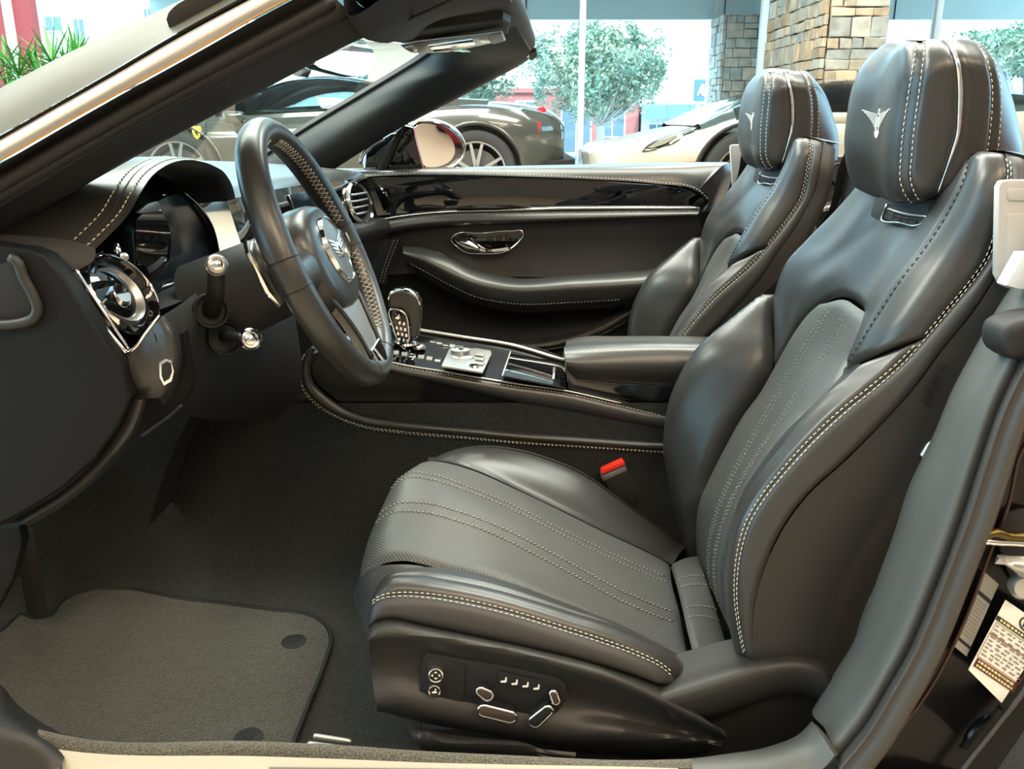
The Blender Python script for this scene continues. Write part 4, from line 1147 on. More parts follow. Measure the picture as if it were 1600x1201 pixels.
# ================================================================ dashboard
dash = thing('dashboard', 'black leather dashboard with stitched instrument hood and glossy black fascia', 'dashboard', (-.7, 1.6, .2))
def build_dash(p):
    R = c(1.2, [(149,388,1.03),(172,366,1.045),(198,338,1.065),(217,305,1.095),(238,274,1.145),(262,257,1.195),(287,250,1.25),(312,252,1.31),(335,260,1.37),(350,270,1.41),(362,290,1.44),(367,310,1.455)])
    def fwd(d, k):
        out = []
        for q in R:
            z = q[2] + k * math.sin(PI * min(1, max(0, (q[1] - 1.03) / .42))) * .5
            flat = .955 + .04 * d
            t = min(1, d / .55)
            out.append(np.array((q[0] - d, q[1] - .07 * t + (0 if q[1] < 1.25 else .07 * t), z * (1 - t) + flat * t + .012 * math.sin(PI * t))))
        return out
    cols = [R, fwd(.012, .008), fwd(.05, .018), fwd(.14, .018), fwd(.3, .012), fwd(.55, 0)]
    tp, G, N = patch('instrument_hood', cols, M['leather'], p, 60, 36, toward=(-.4, .3, 3), ret=True)
    L = np.linspace
    def row(d):
        pts = np.array(spline(fwd(d, .018 * min(1, d / .05)), 70))
        n = np.tile(np.array((.2, -.55, .8)), (70, 1)); n /= np.linalg.norm(n[0])
        return (pts + n * .002, n)
    stitching('stitching', [row(.010), row(.030)], M['thread'], tp, length=.0052, gap=.003, r=.0009)
    tube('seam', [q + np.array((-.02, -.0015, .003)) for q in spline(R, 60)], .0012, M['rubber'], tp, seg=6)
    cy, cz_ = 1.24, .90
    def inn(s, dx):
        return [np.array((q[0] + dx, cy + (q[1] - cy) * s, cz_ + (q[2] - cz_) * s)) for q in R]
    patch('hood_lining', [off(R, .001, 0, 0), inn(.97, -.004), inn(.93, -.03), inn(.88, -.075)], M['soft_trim'], p, 50, 16, toward=(.5, 1.2, .85))
    bp_ = [np.array((-.575, q[1], q[2] + .004)) for q in spline(R, 24)]
    prism('hood_backing', bp_ + [np.array((-.575, 1.60, .93)), np.array((-.575, 1.62, .70)), np.array((-.575, 1.0, .70))], (-.01, 0, 0), M['end_black'], p)
    # display and its frame
    X = -.512
    scr = cx(X, [(206,360),(226,326),(262,306),(290,300),(312,322),(333,357),(343,400),(325,428),(280,440),(228,470),(212,430)])
    sc = prism('instrument_display', scr, (-.012, 0, 0), M['screen'], p, bevel=.002)
    tube('display_rim', cx(X + .004, [(288,301),(312,324),(332,357),(342,398)]), [.0015]*6 + [.0028]*12 + [.0022]*6, M['piano'], sc, n=24)
    tube('chrome_edge', cx(X + .006, [(291,303),(315,327),(335,360),(344,400)]), .0011, M['chrome'], sc, n=24)
    prism('menu_display', cx(X + .003, [(216,332),(232,318),(246,314),(250,318),(249,330),(218,333)]), (-.004, 0, 0), M['satin'], sc, bevel=.001)
    patch('display_bezel', [cx(X + .002, [(212,345),(228,330),(250,326)]), cx(X + .002, [(214,400),(240,395),(266,362)]), cx(X + .002, [(222,455),(248,436),(264,410)])], M['piano'], sc, 12, 12, thick=.002)
    tube('chrome_trim', c(1.3, [(225,466,1.22),(252,450,1.25),(285,438,1.32),(325,430,1.42)]), .0022, M['chrome'], p, n=20)
    patch('lower_lip', [c(1.3, [(226,470,1.20),(252,455,1.24),(285,442,1.31),(328,434,1.41)]), c(1.3, [(235,476,1.17),(262,464,1.2),(292,450,1.27),(330,441,1.38)]), c(1.3, [(242,486,1.13),(275,474,1.16),(300,462,1.22),(334,446,1.34)])], M['soft_trim'], p, 20, 12)
    # trim left of the display
    ch = tube('chrome_bracket', c(1.07, [(181,380),(184,395),(188,410),(199,424),(206,444),(218,462),(236,475)]), [.003, .005, .004, .0028, .0026, .0026, .003, .004, .003, .0025], M['chrome'], p, n=10)
    lathe('chrome_knob', [(0, .006), (.005, .005), (.007, 0), (.004, -.006)], W(193, 402, 1.06), (.6, -.7, .3), M['chrome'], p, 16)
    # vent cluster at the door end
    pan = patch('vent_panel', [c(.95, [(98,421),(120,455),(150,495),(197,552)]), c(1.0, [(125,412),(165,440),(190,490),(206,549)]), c(1.06, [(160,392),(205,440),(240,482),(252,492,1.03)])], M['piano'], p, 24, 14, thick=.01)
    tube('chrome_strip', c(.947, [(97,421),(120,455),(150,495),(197,551)]), .0030, M['chrome'], p, n=16)
    tube('chrome_strip', c(.955, [(118,420),(140,455),(165,492),(203,548)]), .0020, M['chrome'], p, n=16)
    tube('chrome_strip', c(.95, [(190,549),(198,551),(206,547),(228,520),(249,493)]), .0018, M['chrome'], p, n=16)
    n = np.array((.80, -.16, .50)); n /= np.linalg.norm(n)
    cen = W(183, 463, 1.015) + n * .004
    v = lathe('air_vent', [(.049, -.004), (.053, .003), (.052, .008), (.048, .010), (.044, .006), (.040, -.012), (.030, -.022), (0, -.026)], cen, n, M['piano'], p, 48)
    lathe('vent_ring', [(.0475, .0085), (.050, .0105), (.0535, .007), (.0545, .001), (.053, .0)], cen, n, M['chrome'], v, 48)
    lathe('vent_cone', [(.040, -.006), (.036, .002), (.030, -.002), (.026, -.012)], cen, n, M['satin'], v, 40)
    lathe('vent_bullseye', [(0, .006), (.012, .005), (.016, .001), (.017, -.012)], cen, n, M['chrome'], v, 28)
    # padded end with the boot switch
    en = patch('padded_end', [c(.95, [(192,556),(206,550),(230,522),(254,494),(262,497,.97)]), c(.945, [(195,570),(220,566),(248,545),(266,518),(269,520,.97)]), c(.945, [(199,595),(225,596),(255,585),(273,560),(276,562,.98)]), c(.955, [(205,622),(228,622),(250,620),(264,606),(270,598,1.0)])], M['leather'], p, 24, 20, thick=.02)
    sw = prism('switch_frame', c(.942, [(248,566),(258,560),(268,563),(272,580),(268,596),(256,603),(249,590)]), (0, .004, 0), M['chrome'], p, bevel=.0015)
    prism('rocker', c(.940, [(252,570),(260,565),(266,568),(268,581),(264,592),(256,597),(252,587)]), (0, .004, 0), M['rubber'], sw, bevel=.001)
    prism('end_backing', c(1.03, [(150,560),(285,520),(300,600),(284,634),(240,668),(215,690),(150,752),(60,815),(60,700)]), (0, .02, 0), M['end_black'], p)
    # end panel facing the open door, with its dark recess
    ep = prism('end_panel', c(.925, [(-60,372),(0,384),(45,390),(70,400),(95,428),(140,498),(188,570),(203,622),(185,665),(150,715),(95,765),(25,808),(-60,845)]), (0, .03, 0), M['end_black'], p, bevel=.006, seg=3)
    prism('pull_recess', c(.9235, [(-60,405),(0,412),(30,404),(46,446),(56,470),(50,496),(0,504),(-60,506)]), (0, .02, 0), M['rubber'], ep, bevel=.002)
    tube('recess_rim', c(.92, [(16,402),(26,408),(36,432),(54,466),(59,482),(52,498),(40,503),(0,508),(-60,510)]), .006, M['plastic'], ep, n=30)
    patch('end_upper', [c(.975, [(-60,360),(0,366),(50,369),(100,374),(130,381),(149,388)]), c(.965, [(-60,368),(0,375),(50,379),(95,388),(125,398),(146,406)]), c(.955, [(-60,378),(0,386),(45,391),(72,404),(95,420),(125,420)])], M['soft_trim'], p, 24, 12)
    patch('lower_trim', [c(.945, [(204,624),(186,668),(151,718),(95,768),(22,812)]), c(.935, [(222,624),(205,672),(172,712),(115,768),(35,818)]), c(.96, [(228,624),(218,660),(196,696),(150,748),(95,793),(45,822)])], M['plastic'], p, 30, 12, thick=.01)
    tube('piping', c(1.02, [(222,681),(240,668),(262,652),(284,632)]), .0022, M['soft_trim'], p, n=12)
    # knee bolster and steering column
    patch('knee_panel', [c(1.0, [(254,494),(268,520),(275,560),(268,600),(252,640,1.05)]), c(1.1, [(300,462,1.16),(310,500,1.13),(312,550,1.13),(305,600,1.14),(282,645,1.2)]), c(1.2, [(345,425,1.32),(352,470,1.28),(356,530,1.27),(350,590,1.28),(325,655,1.33)]), c(1.4, [(430,400,1.5),(450,450,1.5),(465,520,1.5),(470,600,1.52),(440,650,1.54)])], M['soft_trim'], p, 30, 24, thick=.01)
    ax = np.array((.92, 0, .39))
    hub = W(508, 398, 1.245)
    sh = patch('column_shroud', [[hub - ax*.03 + np.array((0, .058*math.cos(t), .0)) + np.array((-.39, 0, .92))*.058*math.sin(t),
                                  hub - ax*.10 + np.array((0, .066*math.cos(t), .0)) + np.array((-.39, 0, .92))*.062*math.sin(t),
                                  hub - ax*.20 + np.array((0, .07*math.cos(t), .0)) + np.array((-.39, 0, .92))*.068*math.sin(t)] for t in np.linspace(0, 2*PI, 17)], M['soft_trim'], p, 12, 48, toward=(0, -.5, .9))
    lathe('shroud_cap', [(0, 0), (.05, 0), (.058, -.004)], hub - ax*.028, ax, M['soft_trim'], p, 32)
    # stalks
    a, b = W(330, 486, 1.14), W(338, 424, 1.085)
    st = tube('stalk', [a, (a+b)/2 + np.array((.003, 0, 0)), b], [.0125, .0115, .0105], M['rubber'], p, seg=16)
    vn = CAM - b; vn /= np.linalg.norm(vn)
    vn = vn + np.array((.1, 0, .15)); vn /= np.linalg.norm(vn)
    for (u, v_, Y, r, o_) in ((338, 415, 1.075, .0135, st), (391, 530, 1.10, .0145, None)):
        k = lathe('stalk_knob', [(0, .010), (r*.55, .0105), (r*.62, .012), (r*.80, .011), (r*.86, .008), (r, .006), (r, -.006), (r*.8, -.010), (r*.6, -.012)], W(u, v_, Y), vn, M['satin'] if o_ else M['chrome'], p, 28)
        lathe('knob_lens', [(0, .0135), (r*.4, .0125), (r*.6, .0105)], W(u, v_, Y), vn, M['chrome'], k, 20)
    tube('stalk', c(1.12, [(391,530,1.105),(372,528,1.13),(350,525,1.17)]), [.008, .0075, .0085], M['rubber'], p, seg=12)
    fnr = np.array((.55, -.8, .2))
    lathe('stalk_bezel', [(0, -.004), (.019, -.004), (.021, .002), (.023, .002), (.024, -.006)], W(330, 485, 1.135), fnr, M['rubber'], p, 32)
    lathe('stalk_bezel', [(0, -.004), (.019, -.004), (.021, .002), (.023, .001), (.024, -.006)], W(352, 528, 1.165), fnr, M['rubber'], p, 32)
    # passenger side: top, glossy fascia, lower panel
    e = c(1.5, [(352,300,1.44),(372,296,1.5),(420,287,1.7),(480,279,1.95),(530,274,2.15),(572,271,2.32)])
    patch('dash_top', [off(e, -.5, 0, .035), off(e, -.3, 0, .028), off(e, -.12, 0, .016), off(e, -.02, 0, .004), e, off(e, .004, 0, -.012)], M['leather'], p, 40, 20, toward=(0, 1.6, 4))
    f1 = off(e, .001, 0, -.012); f2 = off(e, .012, 0, -.06); f3 = off(e, .026, 0, -.115)
    patch('fascia', [f1, f2, f3], M['piano'], p, 40, 10, toward=(3, 1.5, 1))
    tube('chrome_strip', off(f3, .002, 0, .001), .002, M['chrome'], p, n=30)
    patch('padded_ledge', [off(e, .026, 0, -.115), off(e, .05, 0, -.12), off(e, .058, 0, -.135), off(e, .04, 0, -.17)], M['leather'], p, 40, 12, toward=(3, 1.5, 2))
    patch('lower_dash', [off(e, .04, 0, -.17), off(e, .0, 0, -.25), off(e, -.12, 0, -.42), off(e, -.2, 0, -.6)], M['soft_trim'], p, 40, 12, toward=(3, 1.5, 1))
    # passenger round vent
    vc = W(549, 318, 2.20) + np.array((.02, 0, 0)); vx = np.array((.9, -.32, .3))
    v = lathe('air_vent', [(.050, -.012), (.054, .0), (.052, .006), (.047, .006), (.044, -.004), (.03, -.02), (0, -.022)], vc, vx, M['rubber'], p, 40)
    lathe('vent_ring', [(.046, .004), (.050, .008), (.054, .004), (.055, -.002)], vc, vx, M['chrome'], v, 40)
    ux = np.cross(vx / np.linalg.norm(vx), (0, 0, 1)); ux /= np.linalg.norm(ux)
    for k in (-.024, -.008, .008, .024):
        w = math.sqrt(.045**2 - k*k)
        tube('slat', [vc + ux*w + np.array((0, 0, k)), vc + np.array((.004, 0, k)), vc - ux*w + np.array((0, 0, k))], .0030, M['satin'], v, n=10)
    cs = prism('centre_display', c(1.8, [(452,306,1.80),(478,300,1.88),(500,300,1.94),(503,318,1.94),(494,350,1.91),(478,354,1.86)]), (-.015, 0, 0), M['screen'], p, bevel=.002)
    tube('display_rim', c(1.8, [(451,305,1.797),(476,352,1.855),(494,352,1.907),(505,318,1.94)]), .002, M['chrome'], cs, n=24)
build_dash(dash)

# ================================================================ steering wheel
def build_wheel():
    n = np.array((.92, 0, .39)); n /= np.linalg.norm(n)
    up = np.array((-n[2], 0, n[0])); sd = np.array((0, 1.0, 0))
    cen = W(503, 397, 1.245)
    p = thing('steering_wheel', 'black leather steering wheel with winged badge hub and cream cross stitching', 'steering wheel', cen)
    Rm, r = .1845, .0185
    def at(a, rr=Rm, h=0.0): return cen + sd*math.cos(a)*rr + up*math.sin(a)*rr + n*h
    bm = bmesh.new()
    K = 96
    rings = []
    for i in range(K):
        a = 2*PI*i/K
        er = sd*math.cos(a) + up*math.sin(a)
        ring = []
        for k in range(18):
            t = 2*PI*k/18
            ring.append(bm.verts.new(cen + er*(Rm + r*1.0*math.cos(t)) + n*(r*1.12*math.sin(t))))
        rings.append(ring)
    for i in range(K):
        A, B = rings[i], rings[(i+1) % K]
        for k in range(18): bm.faces.new((A[k], B[k], B[(k+1) % 18], A[(k+1) % 18]))
    bmesh.ops.recalc_face_normals(bm, faces=bm.faces)
    rim = obj('rim', bm, M['leather'], p, smooth=True)
    # cross stitching round the inside of the rim
    for a0, a1 in ((-1.02, -.14), (.16, 1.42), (1.72, 2.98), (-2.98, -2.12)):
        bm = bmesh.new()
        m = int((a1 - a0) / .050)
        for k in range(m):
            b0, b1 = a0 + (a1-a0)*k/m, a0 + (a1-a0)*(k+1)/m
            for s in (-1, 1):
                P = []
                for q in np.linspace(0, 1, 5):
                    a = b0 + (b1-b0)*q; t = PI + s*(q*2-1)*.34 - .30
                    er = sd*math.cos(a) + up*math.sin(a)
                    P.append(cen + er*(Rm + (r+.0006)*math.cos(t)) + n*((r*1.12+.0006)*math.sin(t)))
                add_tube(bm, P, .0005, 4)
        obj('stitching', bm, M['thread'], rim, smooth=True)
    for a in (-.09, .11, PI-.11, PI+.09, -1.25, -1.90):
        P = [cen + (sd*math.cos(a)+up*math.sin(a))*(Rm + (r+.0002)*math.cos(t)) + n*((r*1.12+.0002)*math.sin(t)) for t in np.linspace(0, 2*PI, 20)]
        tube('seam', P, .0008, M['rubber'], rim, seg=5)
    # airbag cover
    def pt(y, u, h): return cen + sd*y + up*u + n*h
    ol = []
    for k in range(40):
        t = 2*PI*k/40
        cs, sn = math.cos(t), math.sin(t)
        ol.append((.094*abs(cs)**.75*(1 if cs > 0 else -1), .077*abs(sn)**.75*(1 if sn > 0 else -1) + (.0 if sn > 0 else -.006*(1-abs(cs)))))
    bm = bmesh.new()
    prof = [(1.0, -.045), (1.03, -.02), (1.0, .004), (.93, .014), (.8, .019), (.4, .022)]
    rr = [[bm.verts.new(pt(y*s, u*s - .006, h)) for y, u in ol] for s, h in prof]
    for A, B in zip(rr[:-1], rr[1:]):
        for k in range(40): bm.faces.new((A[k], A[(k+1) % 40], B[(k+1) % 40], B[k]))
    bm.faces.new(rr[-1]); bm.faces.new(rr[0][::-1])
    bmesh.ops.recalc_face_normals(bm, faces=bm.faces)
    hub = obj('airbag_cover', bm, M['leather'], p, smooth=True)
    bd = lathe('badge', [(0, .0262), (.043, .0256), (.047, .0250)], cen + up*-.002, n, M['badge'], p, 48)
    lathe('badge_rim', [(.046, .0246), (.0475, .0268), (.0490, .0266), (.0505, .021)], cen + up*-.002, n, M['chrome'], bd, 48)
    bm = bmesh.new()
    for s in (-1, 1):
        for k in range(5):
            y0 = .010; u0 = .012 - k*.0055; ln = .028 - k*.004
            q = [(y0, u0), (y0+ln, u0+.007-k*.001), (y0+ln, u0+.0045-k*.001), (y0, u0-.003)]
            add_prism(bm, [pt(s*y, u-.002, .0262) for y, u in q], n*.001)
    add_prism(bm, [pt(.010*math.cos(t), .012*math.sin(t)-.004, .0262) for t in np.linspace(0, 2*PI, 20, endpoint=False)], n*.0014)
    obj('wings', bm, M['chrome'], bd)
    wb = text_mesh('letter', 'B', .016, basis(pt(0, -.004, .0278), -sd, up), M['rubber'], bd, .0003)
    # spokes
    for s in (-1, 1):
        patch('spoke', [[pt(s*.07, .035, -.004), pt(s*.12, .026, -.004), pt(s*.168, .024, .0)],
                        [pt(s*.07, .02, .010), pt(s*.12, .008, .008), pt(s*.17, .004, .006)],
                        [pt(s*.07, -.03, .008), pt(s*.12, -.022, .006), pt(s*.17, -.022, .004)],
                        [pt(s*.06, -.045, -.004), pt(s*.12, -.034, -.004), pt(s*.168, -.03, 0)]], M['leather'], p, 16, 20, thick=.016)
        if s > 0: pod = prism('switch_pod', [pt(s*.082, .022, .012), pt(s*.128, .014, .010), pt(s*.134, -.004, .009), pt(s*.12, -.020, .009), pt(s*.082, -.024, .012)], n*.004, M['piano'], p, bevel=.001)
        if s > 0: prism('chrome_key', [pt(s*.118, .010, .016), pt(s*.128, .008, .0155), pt(s*.130, -.004, .0155), pt(s*.120, -.006, .016)], n*.003, M['chrome'], pod, bevel=.001)
        # leather bridge piece below the side spoke
        # shift paddles behind
        pd = prism('shift_paddle', [pt(s*.072, .05, -.045), pt(s*.115, .062, -.052), pt(s*.128, .045, -.052), pt(s*.128, -.01, -.052), pt(s*.112, -.035, -.052), pt(s*.080, -.03, -.045)], -n*.006, M['chrome'] if s < 0 else M['satin'], p, bevel=.002)
    # lower double spoke with bright tip
    patch('lower_spoke', [[pt(-.078, -.050, .0), pt(-.052, -.115, .006), pt(-.042, -.168, .004)],
                          [pt(-.02, -.062, .014), pt(-.016, -.115, .014), pt(-.014, -.172, .010)],
                          [pt(.02, -.062, .014), pt(.016, -.115, .014), pt(.014, -.172, .010)],
                          [pt(.078, -.050, .0), pt(.052, -.115, .006), pt(.042, -.168, .004)]], M['grey_trim'], p, 20, 20, thick=.012)
    prism('spoke_tip', [pt(-.036, -.150, .006), pt(.036, -.150, .006), pt(.038, -.178, .008), pt(0, -.184, .014), pt(-.038, -.178, .008)], n*.008, M['chrome'], p, bevel=.003, seg=3)
    for s in (-1, 1):
        tube('spoke_edge', [pt(s*.080, -.050, .004), pt(s*.054, -.112, .010), pt(s*.044, -.160, .010)], .0035, M['leather'], p, n=14)
    return p
M['badge'] = mat('blue_grey_badge_face', (.10, .12, .135), .28)
M['grey_trim'] = mat('dark_silver_trim', (.30, .30, .28), .42, metal=.6)
build_wheel()
# ================================================================ centre console
console = thing('centre_console', 'black centre console with piano black switch panel, stitched side and padded armrest', 'car console', (.2, 1.64, .2))
M['console_gloss'] = mat('console_gloss_black', (.004, .004, .005), .05, spec=.3)
def build_console(p):
    YN, YF = 1.555, 1.735
    top_n = c(YN, [(520,541),(560,552),(602,566),(700,584),(800,601),(885,613),(960,630),(1052,652)])
    top_f = c(YF, [(560,502),(600,508),(652,517),(720,528),(800,541),(882,565),(960,585),(1052,604)])
    # body with its near face a little inside the trims
    out = c(YN + .012, [(500,548),(560,556),(602,570),(700,590),(800,607),(885,620),(960,637),(1060,660),(1300,700),(1300,900),(600,900),(430,800),(430,640),(470,560)])
    prism('console_body', out, (0, .15, 0), M['soft_trim'], p, bevel=.004)
    # side trim: upper strip, glossy inset, lower stitched band
    us, G, N = patch('side_strip', [top_n, off(c(YN, [(520,545),(560,557),(602,572),(700,591),(800,611),(885,625),(960,643),(1052,664)]), 0, -.006, 0), c(YN, [(518,552),(560,565),(602,581),(700,603),(800,627),(885,642),(960,656),(1052,673)])], M['leather'], p, 60, 12, puff=.001, sink=.002, edge=.01, thick=.006, ret=True)
    stitching('stitching', [col_lines(G, N, .06, .0015, 2, -2)], M['thread'], us, length=.004, gap=.003, r=.0007)
    lb, G, N = patch('side_band', [c(YN, [(495,545),(486,572),(492,598),(512,617),(540,636),(575,649),(625,656),(720,665),(797,672),(920,681),(1052,690)]),
                                   c(YN - .012, [(487,545),(478,572),(483,603),(504,625),(536,645),(572,657),(625,664),(720,673),(797,681),(920,690),(1050,699)]),
                                   c(YN, [(479,545),(469,578),(473,608),(494,633),(528,653),(566,667),(625,676),(720,684),(797,691),(920,699),(1048,707)])], M['leather'], p, 80, 12, puff=.001, sink=.002, edge=.01, thick=.006, ret=True)
    stitching('stitching', [col_lines(G, N, .95, .002, 1, -1), col_lines(G, N, .72, .002, 1, -1)], M['thread'], lb, length=.0046, gap=.003, r=.0008)
    prism('side_inset', c(YN + .006, [(500,548),(602,578),(700,600),(800,624),(885,640),(960,655),(1052,671),(1052,692),(920,684),(797,674),(625,658),(575,651),(540,638),(512,620),(490,598),(488,572)]), (0, .01, 0), M['inset'], p)
    # top surface
    def mixl(t): return [a*(1-t) + b*t for a, b in zip(top_n, top_f)]
    patch('top_panel', [off(mixl(.02), 0, 0, .001), mixl(.1), mixl(.9), off(mixl(.98), 0, 0, .001)], M['console_gloss'], p, 50, 14, toward=(0, 1.6, 5))
    tube('chrome_strip', off(top_n, 0, .004, .002), .0022, M['satin'], p, n=40)
    tube('chrome_strip', off(top_f, 0, -.006, .004), .004, M['satin'], p, n=40)
    patch('far_strip', [off(top_f, 0, -.004, .002), off(top_f, 0, .012, .003), off(top_f, 0, .02, -.03)], M['leather'], p, 30, 8, toward=(0, 1.2, 3))
    def top(u, v, h=0.0):
        """a point on the console top under this place, raised by h"""
        x0 = W(u, v, 1.64)[0]
        xs = [q[0] for q in top_n]; zs = [(a[2] + b[2]) / 2 for a, b in zip(top_n, top_f)]
        z = np.interp(x0, xs, zs)
        q = WZ(u, v, z); q = WZ(u, v, np.interp(q[0], xs, zs) + .003); q[2] += h
        return q
    # switch rows
    sw = prism('switch_panel', [top(q[0], q[1], .001) for q in [(690,575),(702,548),(766,547),(768,556),(754,585)]], (0, 0, .004), M['satin'], p, bevel=.001)
    dial = lathe('rotary_dial', [(0, .020), (.014, .020), (.0185, .018), (.019, .008), (.021, .006), (.026, .004), (.027, 0)], top(719, 559), (.03, 0, 1), M['satin'], p, 40)
    lathe('dial_cap', [(0, .0215), (.012, .021), (.0145, .0195)], top(719, 559), (.03, 0, 1), M['chrome'], dial, 32)
    for k in range(3):
        prism('panel_key', [top(u, v, .006) for u, v in ((745,556+k*7),(758,558+k*7),(755,562+k*7),(742,560+k*7))], (0, 0, .002), M['grey_trim'], sw, bevel=.0006)
    lathe('panel_button', [(0, .009), (.008, .009), (.0105, .005)], top(740, 577), (.03, 0, 1), M['chrome'], sw, 24)
    for r in range(2):
        for k in range(6):
            u, v = (618 + k*13 + r*2, 543 + k*2.2 + r*10) if r else (668 + k*10, 532 + k*2.6)
            prism('console_key', [top(a, b, .002) for a, b in ((u-5,v-2),(u+4,v-1),(u+3,v+4),(u-6,v+3))], (0, 0, .003), M['chrome'] if (k + r) % 3 == 0 else M['grey_trim'], p, bevel=.0006)
    lathe('start_button', [(0, .008), (.012, .008), (.015, .005), (.016, 0)], top(653, 543), (.03, 0, 1), M['chrome'], p, 28)
    # covered tray
    tr = prism('tray_cover', [top(u, v, .001) for u, v in ((786,590),(800,548),(884,566),(884,609))], (0, 0, .004), M['piano'], p, bevel=.0015)
    tube('tray_rim', [top(u, v, .006) for u, v in ((785,592),(799,549),(884,567))], .0014, M['satin'], tr)
    tube('tray_pull', [top(866, 580, .007), top(865, 598, .007)], .0025, M['satin'], tr)
    # gear lever
    yl = 1.625
    gl = prism('gear_lever', c(yl, [(606,470),(609,459),(620,454),(638,455),(651,464),(657,482),(656,510),(650,529),(640,530),(640,508),(636,492),(626,483),(610,482)]), (0, .036, 0), M['leather'], p, bevel=.007, seg=4, n=44)
    prism('chrome_cap', lift(c(yl + .004, [(605,469),(608,458),(620,452.5),(638,453.5),(651,462),(657,478),(650,476),(640,468),(624,465),(610,471)]), .9985), (0, .030, .0), M['chrome'], gl, bevel=.004, seg=3, n=40)
    gr = prism('lever_grille', c(yl + .006, [(609,483),(626,485),(635,494),(638,510),(638,534),(632,545),(622,532),(614,510)]), (0, .026, 0), M['piano'], gl, bevel=.003)
    tube('grille_rim', c(yl + .003, [(609,484),(614,510),(622,532),(632,545),(638,534),(638,510),(635,494),(626,485)]), .0016, M['chrome'], gr, n=40, closed=True)
    bm = bmesh.new()
    for i in range(3):
        for j in range(4):
            q = W(618 + 6.5*i + 2.0*j, 503 + 9*j + 1.5*i, yl + .003)
            if j == 0 and i == 0: continue
            add_box(bm, q + np.array((-.0022, -.0006, -.0032)), q + np.array((.0022, .003, .0032)), .0006, 1)
    obj('grille_studs', bm, M['chrome'], gr)
    lathe('release_button', [(0, .004), (.0055, .003), (.0075, 0)], W(621, 494, yl + .004), (-.1, -1, .1), M['chrome'], gl, 20)
    lathe('lever_gaiter', [(.024, .006), (.022, .010), (.015, .012)], top(634, 541), (.03, 0, 1), M['chrome'], gl, 28)
    # armrest lid
    lid_t = c(1.6, [(884,549,1.57),(886,538,1.70),(907,531,1.735)])
    far = c(1.735, [(884,537),(907,531),(960,530),(1040,530),(1118,531),(1180,533)])
    mid = off(c(1.65, [(884,543),(905,540),(960,537.5),(1040,537),(1118,539),(1180,541)]), 0, 0, .004)
    near = c(1.568, [(882,553),(905,552),(960,549),(1040,547),(1118,549),(1180,551)])
    nearm = c(1.553, [(884,566),(903,568),(960,569),(1040,570),(1112,572),(1180,574)])
    nearb = c(1.566, [(886,580),(902,590),(960,597),(1040,601),(1100,604),(1180,606)])
    ar = patch('armrest', [off(far, 0, .012, -.02), far, mid, near, nearm, nearb], M['leather'], p, 40, 36, toward=(.2, .6, 2.5), ret=True)
    ar, G, N = ar
    stitching('stitching', [(np.array(spline(near, 60)) + np.array((0, -.001, .002)), np.tile(np.array((0, -.4, .9)), (60, 1)))], M['thread'], ar, length=.0042, gap=.003, r=.0008)
    patch('armrest_front', [[far[0] + np.array((0, .01, -.03)), nearb[0] + np.array((0, .08, -.01)), nearb[0]], [far[0], mid[0], nearm[0]], [far[0], mid[0], near[0]]], M['leather'], ar, 10, 10, toward=(-2, .5, 1))
    prism('armrest_base', c(1.562, [(886,578),(902,591),(960,598),(1060,603),(1200,607),(1200,700),(1060,645),(960,632),(888,608)]), (0, .165, 0), M['piano'], p, bevel=.003)
build_console(console)

# seat belt buckle between seat and console
bk = thing('seat_belt_buckle', 'black seat belt buckle with red release button beside the seat cushion', 'seat belt buckle', W(965, 760, 1.52))
q = c(1.51, [(940,738),(975,722),(981,727),(998,770),(985,778),(958,785),(943,748)])
prism('buckle_body', c(1.515, [(942,746),(978,729),(999,772),(985,790),(960,778)]), (0, .022, 0), M['plastic'], bk, bevel=.003)
prism('buckle_face', c(1.512, [(939,744),(977,728),(980,735),(943,752)]), (0, .026, 0), M['satin'], bk, bevel=.0015)
prism('release_button', off(c(1.513, [(939,738),(941,735),(973,721),(976,724),(976,727),(941,742)]), 0, -.0008, .001), (0, .022, -.001), M['red'], bk, bevel=.0012)

